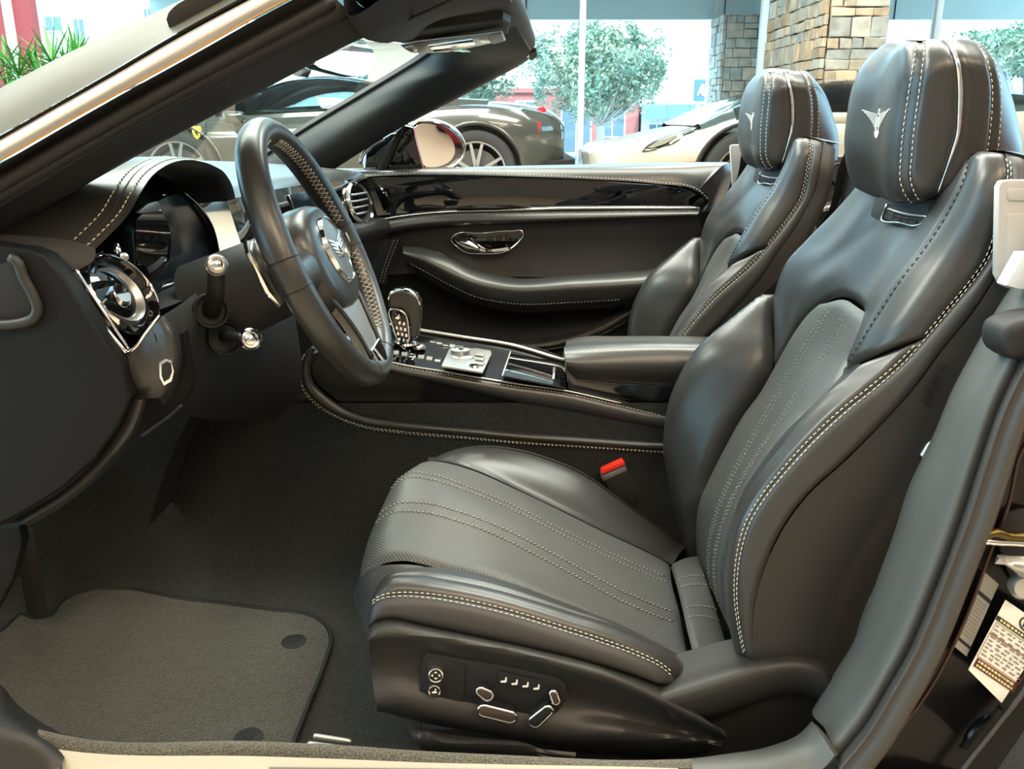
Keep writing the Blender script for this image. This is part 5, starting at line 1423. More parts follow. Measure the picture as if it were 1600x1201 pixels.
# ================================================================ passenger door
door = thing('passenger_door', 'black leather door trim on the far side with glossy black inlay and chrome handle', 'car door', (.2, 2.4, .2))
def build_door(p):
    top_b = c(2.40, [(440,266),(572,268),(680,265),(800,262),(960,258.5),(1080,256),(1141,256)])
    low = c(2.345, [(440,293),(572,276),(680,273),(800,275),(925,280),(1025,287),(1090,299),(1108,316,2.35)])
    tp, G, N = patch('door_top', [off(top_b, 0, .10, -.002), off(top_b, 0, .02, .002), top_b, [(a+b)/2 + np.array((0, -.012, .006)) for a, b in zip(spline(top_b, 12), spline(low, 12))], low], M['leather'], p, 60, 24, toward=(.2, 0, 2), ret=True)
    stitching('stitching', [(np.array(spline(low, 160)) + np.array((0, -.006, .005)), np.tile(np.array((0, -.8, .5)), (160, 1)))], M['thread'], tp, length=.0055, gap=.004, r=.0009)
    patch('door_end', [c(2.40, [(1141,256),(1147,262),(1140,290),(1118,330)]), c(2.35, [(1130,258),(1128,275),(1120,300),(1108,330)]), c(2.345, [(1090,299),(1108,308),(1107,320),(1098,332)])], M['leather'], p, 14, 10, thick=.01)
    ix = prism('inlay', c(2.355, [(565,286),(572,278),(680,275),(800,277),(925,282),(1025,289),(1080,298),(1101,312),(1100,322),(1092,327),(950,328),(800,330),(680,334),(600,345),(590,342)]), (0, .02, 0), M['piano'], p, bevel=.002)
    tube('chrome_strip', c(2.347, [(590,344),(625,338),(667,333),(800,328),(857,326),(950,325),(1093,325)]), [.0022]*8 + [.0030]*10 + [.0042]*22, M['chrome'], p, n=40)
    lg, G, N = patch('padded_ledge', [c(2.352, [(588,347),(625,340),(667,335),(800,330),(950,328),(1094,327)]), c(2.332, [(592,352),(627,345),(670,340),(800,336),(950,333),(1092,331)]), c(2.325, [(598,362),(640,353),(680,348),(800,344),(950,339),(1090,335)]), c(2.345, [(602,370),(650,360),(725,354),(800,351),(950,344.5),(1088,338)])], M['leather'], p, 50, 14, ret=True)
    stitching('stitching', [col_lines(G, N, .3, .001, 1, -1)], M['thread_dark'], lg, length=.005, gap=.004, r=.0007)
    # middle panel
    patch('mid_panel', [c(2.35, [(598,370),(650,359),(725,353),(800,350),(950,343.5),(1090,337)]), c(2.365, [(600,395),(690,390),(760,388),(800,386),(950,382),(1100,375)]), c(2.36, [(600,430),(700,425),(800,432),(900,432),(1000,425),(1100,420)])], M['leather_side'], p, 40, 20)
    # armrest with pocket below
    ar, G, N = patch('door_armrest', [c(2.36, [(630,384),(655,384),(690,395),(732,415),(800,433),(900,430),(1000,422),(1080,415)]),
                                      c(2.30, [(629,389),(660,393),(700,407),(737,425),(790,438),(900,434),(1000,428),(1080,420)]),
                                      c(2.275, [(630,396),(662,405),(700,424),(740,440),(795,450),(900,446),(1000,440),(1080,434)]),
                                      c(2.285, [(632,406),(664,422),(700,442),(745,462),(800,472),(900,470),(970,466),(1080,455)]),
                                      c(2.315, [(633,412),(664,432),(700,454),(745,474),(800,486),(900,483),(970,478),(1080,468)]),
                                      c(2.36, [(633,414),(664,434),(700,456),(745,477),(800,488),(900,485),(970,480),(1080,470)])], M['leather'], p, 60, 30, ret=True)
    st = c(2.279, [(640,411),(664,424),(700,444),(745,464),(800,474),(900,472),(970,468)])
    stitching('stitching', [(np.array(spline(st, 90)), np.tile(np.array((0, -1., .2)), (90, 1)))], M['thread_dark'], ar, length=.005, gap=.004, r=.0008)
    prism('vent_slot', c(2.318, [(678,397),(684,396),(704,406),(701,409),(680,401)]), (0, .01, .004), M['satin'], ar, bevel=.001)
    prism('slot_opening', c(2.314, [(681,398.5),(684,397.5),(701,406),(699,407.5)]), (0, .01, .004), M['rubber'], ar)
    # inner release in its chrome recess
    hr = prism('handle_recess', c(2.353, [(704,373),(711,366),(750,363),(800,359.5),(817,360),(819,367),(812,378),(800,389),(750,397),(727,395),(715,386)]), (0, .012, 0), M['piano'], p, bevel=.002)
    tube('chrome_rim', c(2.35, [(705,373),(711,367),(750,364),(800,360.5),(816,361),(817.5,367),(811,377),(799,388),(750,396),(728,394),(715,386)]), .0022, M['chrome'], hr, n=60, closed=True)
    patch('release_handle', [c(2.342, [(709,371),(722,369),(736,372),(750,383),(770,390),(798,386)]), c(2.325, [(712,376),(724,378),(736,383),(752,391),(774,391),(795,388)]), c(2.342, [(716,385),(726,392),(745,394),(760,394),(780,391),(792,389)])], M['chrome'], hr, 24, 10, thick=.004)
    for k in range(3):
        lathe('window_switch', [(0, .006), (.006, .005), (.008, 0)], W(766 + k*14, 374 - k*1.5, 2.35), (0, -1, .2), M['rubber'], hr, 16)
    # dark lower pocket and the stitched strip along the sill
    patch('door_pocket', [c(2.37, [(570,400),(633,412),(700,454),(800,486),(900,484),(1000,476),(1080,468)]), c(2.385, [(570,470),(640,470),(700,480),(800,500),(900,500),(980,490),(1080,485)]), c(2.38, [(560,530),(640,535),(700,538),(800,540),(880,530),(950,505),(1080,470)])], M['rubber'], p, 30, 14)
    ss, G, N = patch('sill_strip', [c(2.36, [(560,533),(640,536),(720,538),(800,534),(850,530),(912,514),(962,490),(1000,465)]), c(2.345, [(560,541),(640,544),(720,546),(805,543),(860,538),(915,523),(968,498),(1005,475)]), c(2.36, [(560,552),(640,554),(720,555),(820,551),(875,546),(925,533),(975,508),(1010,485)])], M['leather'], p, 40, 8, ret=True)
    stitching('stitching', [col_lines(G, N, .45, .001), col_lines(G, N, .75, .001)], M['thread'], ss, length=.005, gap=.004, r=.0008)
    # carpeted sill beyond it
    prism('sill_side', c(2.37, [(500,545),(820,548),(925,530),(1010,482),(1100,440),(1100,700),(500,800)]), (0, .03, 0), M['rubber'], p)
    # seam between dashboard and door
    sm = c(2.335, [(608,378),(600,395),(592,418),(588,440)])
    patch('dash_end_seam', [c(2.345, [(625,372),(617,395),(609,418),(604,445)]), c(2.335, [(610,374),(604,395),(597,418),(592,445)]), c(2.34, [(590,372),(584,395),(580,420),(578,450)])], M['soft_trim'], p, 10, 8)
    stitching('stitching', [c(2.330, [(622,374),(613,397),(604,420),(598,442)]), c(2.330, [(616,374),(607,397),(599,420),(593,442)])], M['thread'], p, length=.005, gap=.004, r=.0008)
    # skin behind the trim
    prism('door_skin', c(2.50, [(430,266),(600,264),(800,261),(1141,256),(1146,300),(1110,330),(1110,560),(430,560)]), (0, .05, 0), M['paint'], p)
build_door(door)

# ================================================================ exterior mirror beyond the door
dm = thing('door_mirror', 'black door mirror with bright rimmed oval glass beyond the far door', 'car mirror', W(640, 262, 2.5))
def build_mirror(p):
    Y = 2.62
    n = np.array((.74, -.67, -.11)); n /= np.linalg.norm(n)
    p0 = W(682, 228, Y)
    a = [(643,197),(650,190),(668,187.5),(690,190.5),(708,199),(720,212),(726,228),(723,243),(713,255),(697,262.5),(676,265),(661,264),(654,252),(647,226)]
    hp = [WP(u, v, p0, n) for u, v in a]
    prism('housing', [q - n*.002 for q in hp], -n*.09 + np.array((0, .03, 0)), M['paint'], p, bevel=.012, seg=3, n=40)
    tube('chrome_rim', hp, .0035, M['chrome'], p, n=60, closed=True)
    g = [(648,199),(655,194),(668,193),(686,198),(700,209),(709,224),(711,238),(705,250),(692,258),(672,261),(665,260),(657,248),(650,224)]
    prism('mirror_glass', [WP(u, v, p0 + n*.004, n) for u, v in g], -n*.005, M['mirror'], p, n=40)
    prism('mirror_arm', c(2.50, [(570,262),(572,240),(590,222),(612,209),(650,204),(655,262)]), (-.02, .06, 0), M['paint'], p, bevel=.006)
    prism('sail_panel', c(2.44, [(585,266),(600,232),(632,196),(646,200),(652,228),(662,266)]), (0, .03, 0), M['piano'], p, bevel=.003)
    prism('sail_frame', c(2.42, [(582,268),(590,266),(620,206),(632,195),(628,206),(602,266)]), (0, .02, 0), M['rubber'], p, bevel=.002)
    tube('chrome_strip', c(2.43, [(563,256),(566,244),(578,230),(600,217)]), .005, M['chrome'], p, n=12)
build_mirror(dm)

# ================================================================ windscreen frame
wf = thing('windscreen_frame', 'convertible windscreen frame with bright edged near pillar and dark padded header', 'windscreen frame', (-.5, 1.6, .9))
def build_frame(p):
    def yy(u, b): return b + .00028 * u
    def cc(b, pts): return [W(u, v, yy(u, b)) for u, v in pts]
    O = cc(1.0, [(-90,182),(0,138),(100,86),(213,33),(290,-3),(400,-56),(520,-112)])
    Om = cc(.955, [(-90,215),(0,170),(100,118),(213,62),(290,24),(400,-34),(520,-92)])
    S1 = cc(.93, [(-90,260),(0,211),(90,160),(175,111),(275,52),(400,-15),(520,-76)])
    S2 = cc(.935, [(-90,267),(0,218),(90,167),(175,119),(275,61),(400,-6),(520,-68)])
    Cm = cc(.918, [(-90,284),(0,234),(90,183),(175,135),(275,78),(400,10),(520,-52)])
    C = cc(.93, [(-90,301),(0,250),(90,198),(175,150),(275,95),(400,25),(520,-38)])
    Q1 = cc(.955, [(-90,330),(0,278),(90,226),(175,178),(275,124),(400,56),(520,-8)])
    Q2 = cc(.95, [(-90,356),(0,304),(90,250),(175,201),(275,146),(400,82),(540,12)])
    Q3 = cc(.99, [(-90,380),(0,328),(90,273),(175,224),(275,168),(400,104),(560,30)])
    I = cc(1.04, [(-90,418),(5,365),(115,300),(217,242),(325,185),(400,146),(487,100),(550,67),(584,52)])
    I2 = off(I, -.03, .03, .0)
    patch('pillar_paint', [off(O, -.02, .04, -.01), O, Om, S1], M['paint_olive_reflection'], p, 40, 16)
    patch('seal', [off(S1, 0, .002, 0), off(S1, .002, .012, -.003), S2], M['rubber'], p, 40, 8)
    patch('bright_strip', [S2, Cm, C], M['bright_strip'], p, 40, 14)
    tube('strip_edge', C, .0016, M['brass'], p, n=40)
    patch('pillar_lining', [off(C, .001, .004, -.002), Q1, Q2, Q3, I, I2], M['soft_trim'], p, 50, 30)
    tube('seal_bead', cc(.946, [(-90,340),(0,288),(90,236),(175,188),(275,133),(400,66),(520,2)]), .008, M['rubber'], p, n=40)
    tube('seal_bead', cc(.965, [(-90,368),(0,316),(90,262),(175,213),(275,158),(400,92),(540,22)]), .006, M['rubber'], p, n=40)
    prism('corner_seal', cc(.945, [(258,30),(262,18),(272,8),(300,-8),(420,-66),(430,-30),(345,16),(300,40),(275,52),(265,46)]), (0, .02, 0), M['rubber'], p, bevel=.004, n=40)
    # header
    fe = c(1.2, [(540,20,1.08),(560,52,1.16),(580,60,1.25),(607,60,1.5),(640,66,1.85),(676,73,2.2),(684,77,2.3)])
    m1 = c(1.2, [(640,-40,1.08),(660,-10,1.16),(680,14,1.27),(690,27,1.5),(703,45,1.85),(715,61,2.2),(722,75,2.3)])
    re = c(1.2, [(775,-80,1.08),(786,-40,1.18),(796,-10,1.3),(813,24,1.55),(826,56,1.85),(831,82,2.12),(820,92,2.25)])
    patch('header', [off(fe, .0, 0, .035), fe, off(m1, 0, 0, -.004), off(re, -.03, 0, -.004), re, off(re, .006, 0, .018), off(re, -.02, 0, .034)], M['soft_trim'], p, 40, 36, toward=(.1, 1.5, -3))
    patch('header_top', [off(fe, 0, 0, .035), off(re, -.02, 0, .034)], M['paint'], p, 20, 6, toward=(0, 1.5, 5))
    tube('header_seam', c(1.2, [(612,45,1.25),(640,30,1.22),(675,14,1.18),(708,-1,1.15)]), .002, M['soft_trim'], p, n=16)
    # far pillar
    U = c(2.4, [(395,258,2.46),(472,207,2.44),(575,145,2.40),(630,112,2.36),(660,93,2.32),(676,80,2.28),(678,72,2.24)])
    U2 = c(2.4, [(420,268,2.42),(490,213,2.40),(590,155,2.36),(645,125,2.31),(685,104,2.27),(702,90,2.22),(708,80,2.18)])
    V2 = c(2.4, [(455,275,2.41),(505,240,2.385),(610,175,2.35),(680,140,2.31),(740,112,2.26),(790,94,2.2),(806,84,2.15)])
    V = c(2.4, [(480,290,2.44),(520,265,2.42),(625,200,2.39),(725,149,2.34),(770,125,2.30),(808,105,2.26),(830,90,2.2)])
    patch('far_pillar', [off(U, -.02, .03, .01), U, U2, V2, V, off(V, .01, .04, .02)], M['soft_trim'], p, 40, 30)
    tube('glass_seal', off(U, -.004, -.002, .002), .004, M['rubber'], p, n=40)
    # windscreen
    patch('windscreen', [off(I2, -.02, .0, .02), off(c(1.6, [(-200,300,1.6),(-20,240,1.6),(150,170,1.65),(300,120,1.7),(420,90,1.75),(500,72,1.8),(600,62,1.8)]), -.06, 0, .0), off(U, -.02, .02, .006)], M['windshield'], p, 20, 20)
    # visors, overhead console
    v = prism('sun_visor', lift(c(1.9, [(712,63,1.95),(735,82,2.1),(760,90,2.15),(800,92.5,2.15),(822,91,2.12),(829,80,2.06),(807,42,1.72),(780,48,1.75)]), .975), (0, 0, .012), M['soft_trim2'], p, bevel=.004)
    prism('warning_sticker', off(lift(c(1.95, [(752,64,1.97),(770,63,1.96),(782,76,2.06),(766,78,2.08)]), .975), 0, 0, -.001), (0, 0, .001), M['label_yellow'], v)
    prism('sun_visor', lift(c(1.35, [(700,-12,1.22),(786,-22,1.22),(800,6,1.38),(770,11,1.42),(706,9,1.38)]), .985), (0, 0, .012), M['soft_trim2'], p, bevel=.004)
    oc = prism('overhead_console', c(1.6, [(612,50,1.58),(628,62,1.72),(655,69,1.85),(700,68,1.85),(760,58,1.78),(794,46,1.66),(798,30,1.52),(786,22,1.46),(740,28,1.48),(650,40,1.52)]), (0, 0, .02), M['soft_trim'], p, bevel=.006, seg=3)
    oc.location.z -= .008
    for nm, q, m in (('console_plate', [(625,52),(634,60),(656,66),(700,64),(790,44),(784,29),(735,36),(650,46)], M['satin']),
                     ('map_lamp', [(632,54),(644,52),(652,58),(650,63),(640,61)], M['lamp_glass']), ('map_lamp', [(748,40),(762,37),(768,46),(754,50)], M['lamp_glass']),
                     ('microphone_grille', [(762,36),(782,30),(788,43),(770,48)], M['grey_trim']),
                     ('switch_row', [(668,51),(738,40),(744,50),(678,61)], M['chrome'])):
        z = -.012 if nm == 'console_plate' else -.0145
        prism(nm, off(c(1.6, [(u, vv, 1.62 + (vv-46)*.006) for u, vv in q]), 0, 0, z), (0, 0, .003), m, oc if nm != 'console_plate' else oc, bevel=.001)
    prism('roof_catch', c(2.1, [(829,82,2.08),(838,80,2.06),(840,88,2.1),(833,94,2.14),(827,94,2.14)]), (0, .02, .01), M['rubber'], p, bevel=.002)
M['paint_olive_reflection'] = mat('pillar_car_paint', (.085, .085, .068), .5, spec=.25)  # olive reflection on the dark paint, put into the base colour
M['bright_strip'] = mat('polished_bright_strip', (.90, .88, .86), .25, metal=.25)
M['brass'] = mat('amber_edge', (.75, .42, .12), .3, metal=.6)
M['soft_trim2'] = mat('grey_visor_cloth', (.06, .06, .058), .8, bump=[(900, .1, .0005)])
M['label_yellow'] = mat('pale_yellow_label', (.62, .56, .30), .6)
M['lamp_glass'] = mat('lamp_lens', (.75, .72, .62), .1)
build_frame(wf)

# ================================================================ interior mirror
im = thing('rear_view_mirror', 'frameless rear view mirror hanging behind the windscreen', 'car mirror', W(500, 110, 1.7))
def build_rvm(p):
    n = np.array((.83, -.555, -.02)); n /= np.linalg.norm(n)
    cen = W(536, 95, 1.62)
    a = [WP(u, v, cen, n) for u, v in [(489,101),(512,86),(540,75),(562,67),(574,69),(583,78),(585,92),(582,108),(574,117),(560,120),(540,118),(512,111),(496,106)]]
    prism('mirror_housing', a, -n*.03, M['rubber'], p, bevel=.006, seg=3, n=36)
    prism('mirror_glass', [cen + (q - cen)*.955 + n*.003 for q in a], -n*.004, M['mirror'], p, n=36)
    tube('mirror_stem', [cen + np.array((-.02, .03, .0)), cen + np.array((-.06, .06, .02)), W(470, 100, 1.8)], .008, M['rubber'], p, n=10)
    prism('sensor_pod', c(1.75, [(466,120),(476,112),(488,110),(482,122)]), (-.03, .03, .01), M['rubber'], p, bevel=.003)
build_rvm(im)
# ================================================================ floor, sill, door pillar of the car
body = thing('car_body', 'black car body with carpeted footwell, cream tread plate and padded door pillar', 'car body', (.1, .9, .2))
def build_body(p):
    # carpet: floor pan, toe board, tunnel side
    G = []
    for x in np.linspace(-1.5, .95, 66):
        rowp = []
        toe = max(0.0, -1.04 - x); z0 = .215 + toe * .9 + (.04 * max(0, x - .3))
        for y, dz in ((.86, .10), (.875, .03), (.90, .0), (1.1, 0), (1.3, .0), (1.44, .0), (1.50, .03), (1.535, .09), (1.55, .17), (1.556, .26), (1.556, .36)):
            rowp.append(np.array((x, y, max(z0 + (dz if y < 1 else 0), .215 + dz if y > 1 else 0, z0 if y > 1 else 0))))
        G.append(rowp)
    cols = [[G[i][j] for i in range(len(G))] for j in range(len(G[0]))]
    bm = bmesh.new()
    V = [[bm.verts.new(q) for q in spline(r, 40)] for r in G]
    for i in range(len(V)-1):
        for j in range(39): bm.faces.new((V[i][j], V[i+1][j], V[i+1][j+1], V[i][j+1]))
    bmesh.ops.recalc_face_normals(bm, faces=bm.faces)
    cp = obj('carpet', bm, M['carpet'], p, smooth=True)
    # far footwell
    bm = bmesh.new()
    add_box(bm, np.array((-1.25, 1.70, .19)), np.array((.95, 2.42, .215)))
    obj('carpet', bm, M['carpet'], p)
    # firewall below the dash
    prism('bulkhead', [np.array(q) for q in ((-1.52, .86, .2), (-1.52, 2.42, .2), (-1.44, 2.42, .89), (-1.44, .90, .89))], (-.02, 0, 0), M['rubber'], p)
    bx('cowl_light_block', (-1.5, .88, .90), (-1.06, 2.44, .935), M['rubber'], p)  # unseen panel added to keep windscreen light out of the footwell
    # footwell side and pedal
    prism('footrest', c(1.32, [(34,832),(52,826),(62,880),(76,962),(58,967),(46,900)]), (-.03, .02, 0), M['plastic'], p, bevel=.003)
    prism('kick_panel', c(.98, [(-80,845),(30,822),(34,850),(20,905),(-10,960),(-80,1000)]), (0, .02, 0), M['end_black'], p, bevel=.003)
    # sill: carpeted upstand, tread plate, corner cover
    patch('sill_carpet', [c(.87, [(60,1140),(110,1151),(400,1158),(560,1166),(640,1174),(800,1183),(1000,1190),(1080,1188)]), c(.845, [(60,1148),(110,1160),(400,1167),(560,1175),(640,1180),(800,1187),(1000,1193),(1080,1193)]), c(.84, [(60,1166),(110,1174),(400,1182),(560,1187),(640,1190),(800,1194),(1000,1198),(1080,1200)])], M['sill_carpet'], p, 50, 8, thick=.01)
    patch('tread_plate', [c(.838, [(60,1166),(110,1173),(400,1181),(560,1186.5),(640,1190),(800,1194),(1000,1198),(1060,1200)]), c(.825, [(40,1190),(90,1197),(400,1206),(640,1212),(800,1216),(1000,1222),(1060,1226)]), c(.80, [(40,1240),(90,1245),(400,1252),(640,1256),(800,1260),(1000,1266),(1060,1270)])], M['cream_plate'], p, 30, 10, thick=.004)
    prism('plate_inset', c(.8235, [(420,1198),(1022,1203),(1030,1222),(420,1212)]), (0, .001, .0008), M['grey_trim'], p)
    patch('kick_cover', [c(.9, [(-60,1045),(0,1068),(25,1098),(60,1125),(100,1150),(112,1168)]), c(.86, [(-60,1085),(0,1105),(25,1122),(55,1143),(90,1163),(106,1178)]), c(.825, [(-60,1120),(0,1138),(30,1145),(60,1160),(85,1178),(98,1188)]), c(.81, [(-60,1200),(0,1205),(40,1210),(70,1212),(84,1210),(90,1206)])], M['plastic'], p, 24, 20, thick=.01)
    # seat rails on the floor
    for q in ([(490,1149),(520,1153.5),(549,1158)], [(481,1161),(505,1164),(535,1168)]):
        rr = c(.93, q)
        tube('seat_rail', rr, .0035, M['satin'], p, n=12, seg=6)
    # padded trim up the door pillar
    L0 = c(.94, [(1640,355),(1600,425),(1570,470),(1530,540),(1497,600),(1460,687),(1425,760),(1400,837),(1377,900),(1355,962),(1335,1012),(1305,1060),(1270,1117)])
    Lm = c(.90, [(1660,372),(1622,440),(1590,490),(1553,560),(1520,620),(1487,705),(1455,785),(1428,860),(1404,925),(1380,985),(1355,1040),(1325,1085),(1290,1140)])
    R0 = c(.865, [(1680,385),(1645,450),(1612,505),(1578,570),(1550,630),(1522,710),(1495,795),(1468,870),(1442,935),(1412,1005),(1378,1065),(1342,1125),(1302,1172)])
    R1 = c(.868, [(1690,390),(1655,455),(1622,510),(1588,576),(1560,636),(1532,716),(1505,801),(1478,876),(1452,941),(1422,1011),(1388,1071),(1350,1133),(1308,1182)])
    tr = patch('pillar_trim', [off(L0, .012, .03, -.01), L0, Lm, R0, R1], M['leather_grey'], p, 50, 24)
    B1 = c(.845, [(1702,396),(1667,462),(1636,518),(1602,584),(1574,644),(1547,722),(1520,806),(1491,882),(1465,950),(1435,1020),(1400,1082),(1362,1146),(1318,1200)])
    B2 = c(.84, [(1716,402),(1682,468),(1652,526),(1620,592),(1592,652),(1566,730),(1540,812),(1510,888),(1483,958),(1452,1030),(1415,1096),(1376,1160),(1330,1215)])
    B3 = c(.865, [(1722,406),(1690,474),(1660,532),(1628,600),(1600,660),(1576,738),(1550,820),(1520,895),(1492,966),(1460,1040),(1424,1106),(1384,1170),(1338,1226)])
    patch('door_seal', [off(R1, .001, .008, -.002), R1, off(B1, -.004, -.003, 0), B1, off(B2, 0, -.003, 0), B3, off(B3, .004, .02, 0)], M['seal_grey'], p, 50, 30)
    # lower corner piece where the pillar meets the sill
    patch('sill_corner', [c(.92, [(1268,1126),(1250,1145),(1200,1166),(1130,1178),(1030,1193)]), c(.87, [(1285,1150),(1265,1170),(1215,1188),(1140,1197),(1030,1203)]), c(.85, [(1304,1180),(1280,1205),(1220,1220),(1140,1228),(1030,1234)])], M['leather_grey'], p, 24, 12, thick=.01)
    # painted jamb
    jm = patch('door_jamb', [c(.875, [(1660,530),(1628,600),(1600,660),(1576,738),(1550,820),(1520,895),(1492,966),(1460,1040),(1424,1106),(1384,1170),(1320,1260)]),
                             c(.88, [(1700,560),(1668,630),(1640,690),(1612,770),(1585,850),(1555,925),(1525,1000),(1492,1070),(1455,1135),(1415,1200),(1350,1290)]),
                             c(.86, [(1800,620),(1770,700),(1740,770),(1715,840),(1690,920),(1660,1000),(1630,1080),(1600,1140),(1560,1200),(1520,1260),(1450,1340)])], M['jamb'], p, 30, 16, thick=.01)
    tube('red_reflection_line', c(.862, [(1640,640),(1598,700),(1575,790),(1552,850),(1500,985),(1450,1080),(1400,1145),(1330,1215)]), .0022, M['dark_red'], p, n=40)  # dark red reflection along the seal lip, made as a coloured tube
    tube('jamb_edge', c(.85, [(1640,990),(1600,1078),(1560,1130),(1505,1200),(1480,1235)]), .003, M['seal_grey'], p, n=20)
    # labels on the jamb
    s1 = c(.858, [(1571,937),(1640,985),(1565,1098),(1513,1046)])
    lab = prism('tyre_label', s1, (.0004, .0008, 0), M['label_white'], p)
    A, B, D_ = s1[0], s1[1], s1[3]
    ex, ey = (B - A), (D_ - A)
    nn = np.cross(ex, ey); nn /= np.linalg.norm(nn)
    if np.dot(nn, CAM - A) < 0: nn = -nn
    def on(a, b, h=.0006): return A + ex*a + ey*b + nn*h
    def bar(nm, x0, y0, x1, y1, m, par, h=.0006):
        bm = bmesh.new(); add_prism(bm, [on(x0, y0, h), on(x1, y0, h), on(x1, y1, h), on(x0, y1, h)], nn*.0003)
        return obj(nm, bm, m, par)
    bar('heading_band', .0, .21, 1, .27, M['ink'], lab)
    bar('warning_band', .04, .80, .96, .92, M['ink_maroon'], lab)
    def lines(nm, spec, m, h=.0007):
        bm = bmesh.new()
        for (x0, y0, x1, y1) in spec: add_prism(bm, [on(x0, y0, h), on(x1, y0, h), on(x1, y1, h), on(x0, y1, h)], nn*.0002)
        obj(nm, bm, m, lab)
    random.seed(3)
    sp = []
    for r in range(9):
        y = .32 + r*.05
        x = .06
        while x < .9:
            w = random.uniform(.04, .13); sp.append((x, y, min(x+w, .94), y+.016)); x += w + random.uniform(.03, .09)
    lines('print', sp, M['ink_grey'])
    fr = [(.03, .29, .97, .297), (.03, .44, .97, .447), (.03, .29, .036, .44), (.964, .29, .97, .44), (.3, .44, .304, .78), (.6, .44, .604, .78)]
    lines('print_rules', fr, M['ink_grey'])
    lines('red_frame', [(.02, .45, .98, .457), (.02, .78, .98, .787), (.02, .45, .028, .787), (.972, .45, .98, .787)], M['ink_red'])
    yl = []
    x = .08
    while x < .9:
        w = random.uniform(.03, .08); yl.append((x, .225, x+w, .255)); x += w + .025
    for y in (.815, .87):
        x = .08
        while x < .88:
            w = random.uniform(.03, .08); yl.append((x, y, x+w, y+.03)); x += w + .02
    lines('yellow_print', [q for q in yl if q[1] < .5], M['label_yellow'], .001)
    lines('yellow_print', [q for q in yl if q[1] > .5], M['label_yellow'], .001)
    bm = bmesh.new()
    add_tube(bm, [on(.55 + .13*math.cos(t), .10 + .075*math.sin(t), .0008) for t in np.linspace(0, 2*PI, 24, endpoint=False)], .0009, 5, closed=True)
    add_prism(bm, [on(.50, .05), on(.53, .05), on(.53, .15), on(.50, .15)], nn*.0003); add_prism(bm, [on(.57, .05), on(.60, .05), on(.60, .15), on(.57, .15)], nn*.0003); add_prism(bm, [on(.5, .085), on(.6, .085), on(.6, .11), on(.5, .11)], nn*.0003)
    obj('label_symbol', bm, M['ink'], lab)
    A, B, D_ = c(.872, [(1538,893),(1560,912),(1487,1006)])
    ex, ey = (B - A), (D_ - A); nn = np.cross(ex, ey); nn /= np.linalg.norm(nn)
    if np.dot(nn, CAM - A) < 0: nn = -nn
    g2 = prism('grey_label', [on(0, 0, 0), on(1, 0, 0), on(1.05, 1, 0), on(.1, 1.0, 0)], nn*.0008, M['label_grey'], p)
    for y0, y1 in ((.22, .27), (.86, .90)):
        bm = bmesh.new(); add_prism(bm, [on(0.02, y0, .001), on(1.02, y0, .001), on(1.02, y1, .001), on(.02, y1, .001)], nn*.0002); obj('heading_band', bm, M['ink'], g2)
    bm = bmesh.new()
    for r in range(11):
        y = .32 + r*.046
        add_prism(bm, [on(.12, y, .001), on(random.uniform(.7, .95), y, .001), on(.9, y+.012, .001), on(.12, y+.012, .001)], nn*.0002)
    obj('print', bm, M['ink_grey'], g2)
    # latch striker
    ls = prism('striker_plate', c(.87, [(1556,832),(1575,802),(1600,795),(1640,810),(1640,900),(1590,925),(1570,880)]), (0, .006, 0), M['rubber'], p, bevel=.002)
    tube('striker_bar', c(.845, [(1540,838),(1552,832),(1580,838),(1610,836)]), .005, M['brass_dark'], ls, n=14)
    tube('striker_bar', c(.845, [(1538,845),(1556,847),(1580,848),(1610,850)]), .004, M['chrome'], ls, n=14)
    patch('striker_hook', [c(.84, [(1558,866),(1580,868),(1610,868),(1640,860)]), c(.83, [(1562,874),(1582,880),(1612,884),(1640,880)]), c(.84, [(1580,888),(1594,900),(1615,905),(1640,900)])], M['satin'], ls, 14, 10, thick=.008)
    lathe('striker_bolt', [(0, .008), (.012, .007), (.016, .002), (.016, -.004)], W(1600, 915, .85), (-.2, -1, .1), M['satin'], ls, 24)
    # rubber guide at the top of the pillar and pale edge of the shell
    prism('pillar_buffer', c(.85, [(1567,545),(1575,512),(1600,500),(1660,500),(1660,575),(1600,566),(1578,562)]), (0, .05, 0), M['rubber'], p, bevel=.014, seg=4, n=36)
    prism('pale_edge', c(.90, [(1572,446),(1600,396),(1680,396),(1680,458),(1592,452)]), (0, .02, 0), M['pale_metal'], p, bevel=.002)
    # grab handle recess in the lower jamb
    patch('jamb_blister', [c(.86, [(1505,1150),(1520,1128),(1545,1112),(1562,1100)]), c(.845, [(1502,1165),(1520,1142),(1545,1122),(1560,1106)]), c(.86, [(1510,1172),(1524,1155),(1540,1135),(1560,1108)])], M['jamb'], p, 14, 8, thick=.006)
    # white clips behind the seat
    for q in ([(1440,712),(1450,695),(1459,688),(1456,704),(1446,718)], [(1425,758),(1432,746),(1438,745),(1432,757),(1427,762)]):
        prism('belt_clip', c(.97, q), (0, .02, 0), M['pale_metal'], p, bevel=.002)
    # rear quarter trim beyond the seats with its speaker
    rq = prism('rear_quarter_trim', c(2.25, [(1200,250),(1230,246),(1280,244),(1420,243),(1560,243),(1560,420),(1200,420)]), (0, .05, 0), M['leather'], p, bevel=.006)
    sp_ = lathe('speaker', [(0, .004), (.022, .005), (.025, .002), (.0265, -.002)], W(1310, 272, 2.235), (0, -1, .15), M['rubber'], rq, 32)
    lathe('speaker_rim', [(.024, .003), (.0255, .006), (.027, .003), (.0275, -.002)], W(1310, 272, 2.235), (0, -1, .15), M['soft_trim'], sp_, 32)
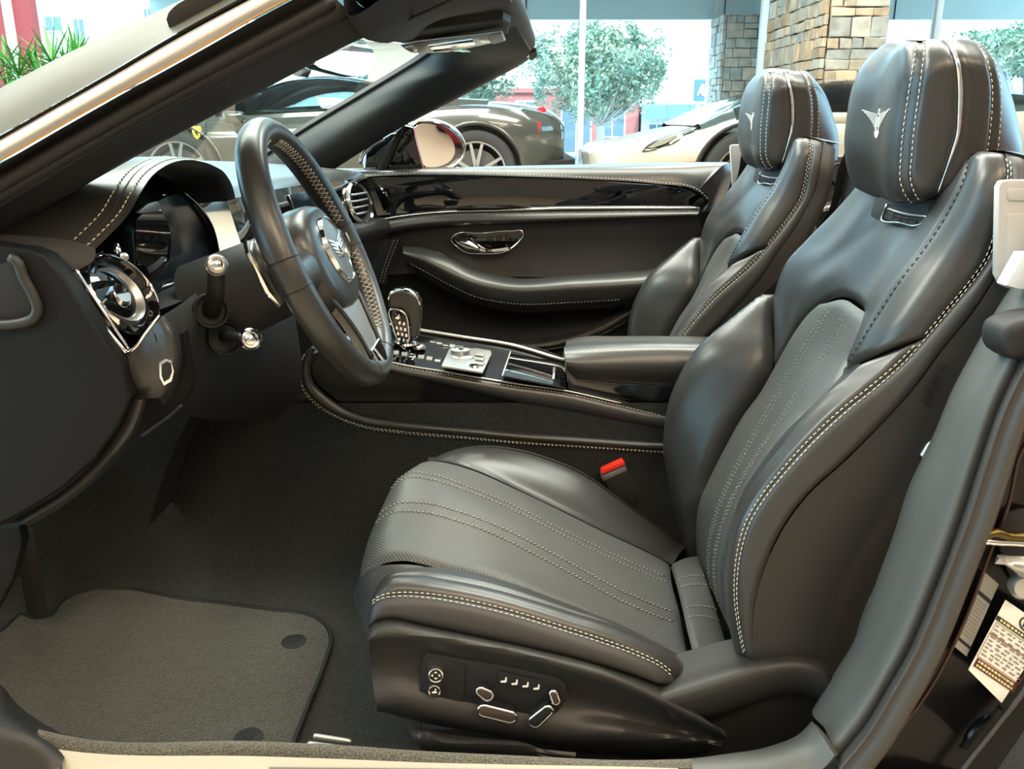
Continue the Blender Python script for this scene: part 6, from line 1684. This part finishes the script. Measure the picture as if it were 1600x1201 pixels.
    patch('rear_ledge', [c(2.22, [(1280,318),(1340,306),(1420,300)]), c(2.16, [(1280,330),(1340,318),(1420,312)]), c(2.18, [(1280,345),(1340,335),(1420,330)])], M['leather'], rq, 12, 10)
    stitching('stitching', [c(2.155, [(1285,326),(1340,314),(1420,308)]), c(2.155, [(1285,330),(1340,318),(1420,312)])], M['thread'], rq, length=.006, gap=.004, r=.0009)
    # rear bulkhead behind the seats, far outer flank
    prism('rear_bulkhead', [np.array(q) for q in ((1.0, .98, .2), (1.0, 2.4, .2), (1.02, 2.4, .92), (1.02, .98, .92))], (.03, 0, 0), M['leather_side'], p)
M['leather_grey'] = mat('grey_trim_leather', (.070, .073, .070), .5, spec=.45, bump=[(700, .12, .0006)])
M['seal_grey'] = mat('door_seal_rubber', (.045, .043, .042), .5, spec=.45)
M['dark_red'] = mat('dark_red_reflection', (.022, .004, .004), .3)
M['label_white'] = mat('label_paper', (.74, .73, .68), .5)
M['label_grey'] = mat('grey_label_film', (.26, .26, .24), .45)
M['ink'] = mat('black_ink', (.01, .01, .01), .6)
M['ink_red'] = mat('red_ink', (.33, .03, .015), .6)
M['ink_maroon'] = mat('maroon_ink', (.07, .012, .006), .6)
M['ink_grey'] = mat('grey_ink', (.16, .15, .14), .6)
M['pale_metal'] = mat('pale_coated_metal', (.62, .66, .68), .35)
M['brass_dark'] = mat('dark_brass', (.12, .09, .03), .35, metal=1)
build_body(body)

# ================================================================ floor mat
fm = thing('floor_mat', 'charcoal carpet floor mat with bound edge lying in the driver footwell', 'floor mat', WZ(260, 1040, .222))
def build_mat(p):
    z = .226
    o = [(34,958),(58,966),(78,962),(92,944),(108,932),(128,925),(300,937),(420,952),(488,962),(508,975),(517,995),(508,1032),(488,1085),(462,1150),(452,1176),(110,1166),(20,1120),(-60,1080),(-60,1010),(0,986)]
    pts = cz(z, o)
    prism('pile', [q for q in pts], (0, 0, -.008), M['mat_carpet'], p, n=80)
    tube('bound_edge', [q + np.array((0, 0, -.001)) for q in pts], .0045, M['rubber'], p, n=140, closed=True, seg=6)
    for (u, v) in ((459,1002),(388,1152)):
        e = lathe('mat_fastener', [(0, .004), (.006, .004), (.007, .0025), (.016, .0025), (.021, .001), (.022, -.001)], WZ(u, v, z), (0, 0, 1), M['rubber'], p, 28)
build_mat(fm)
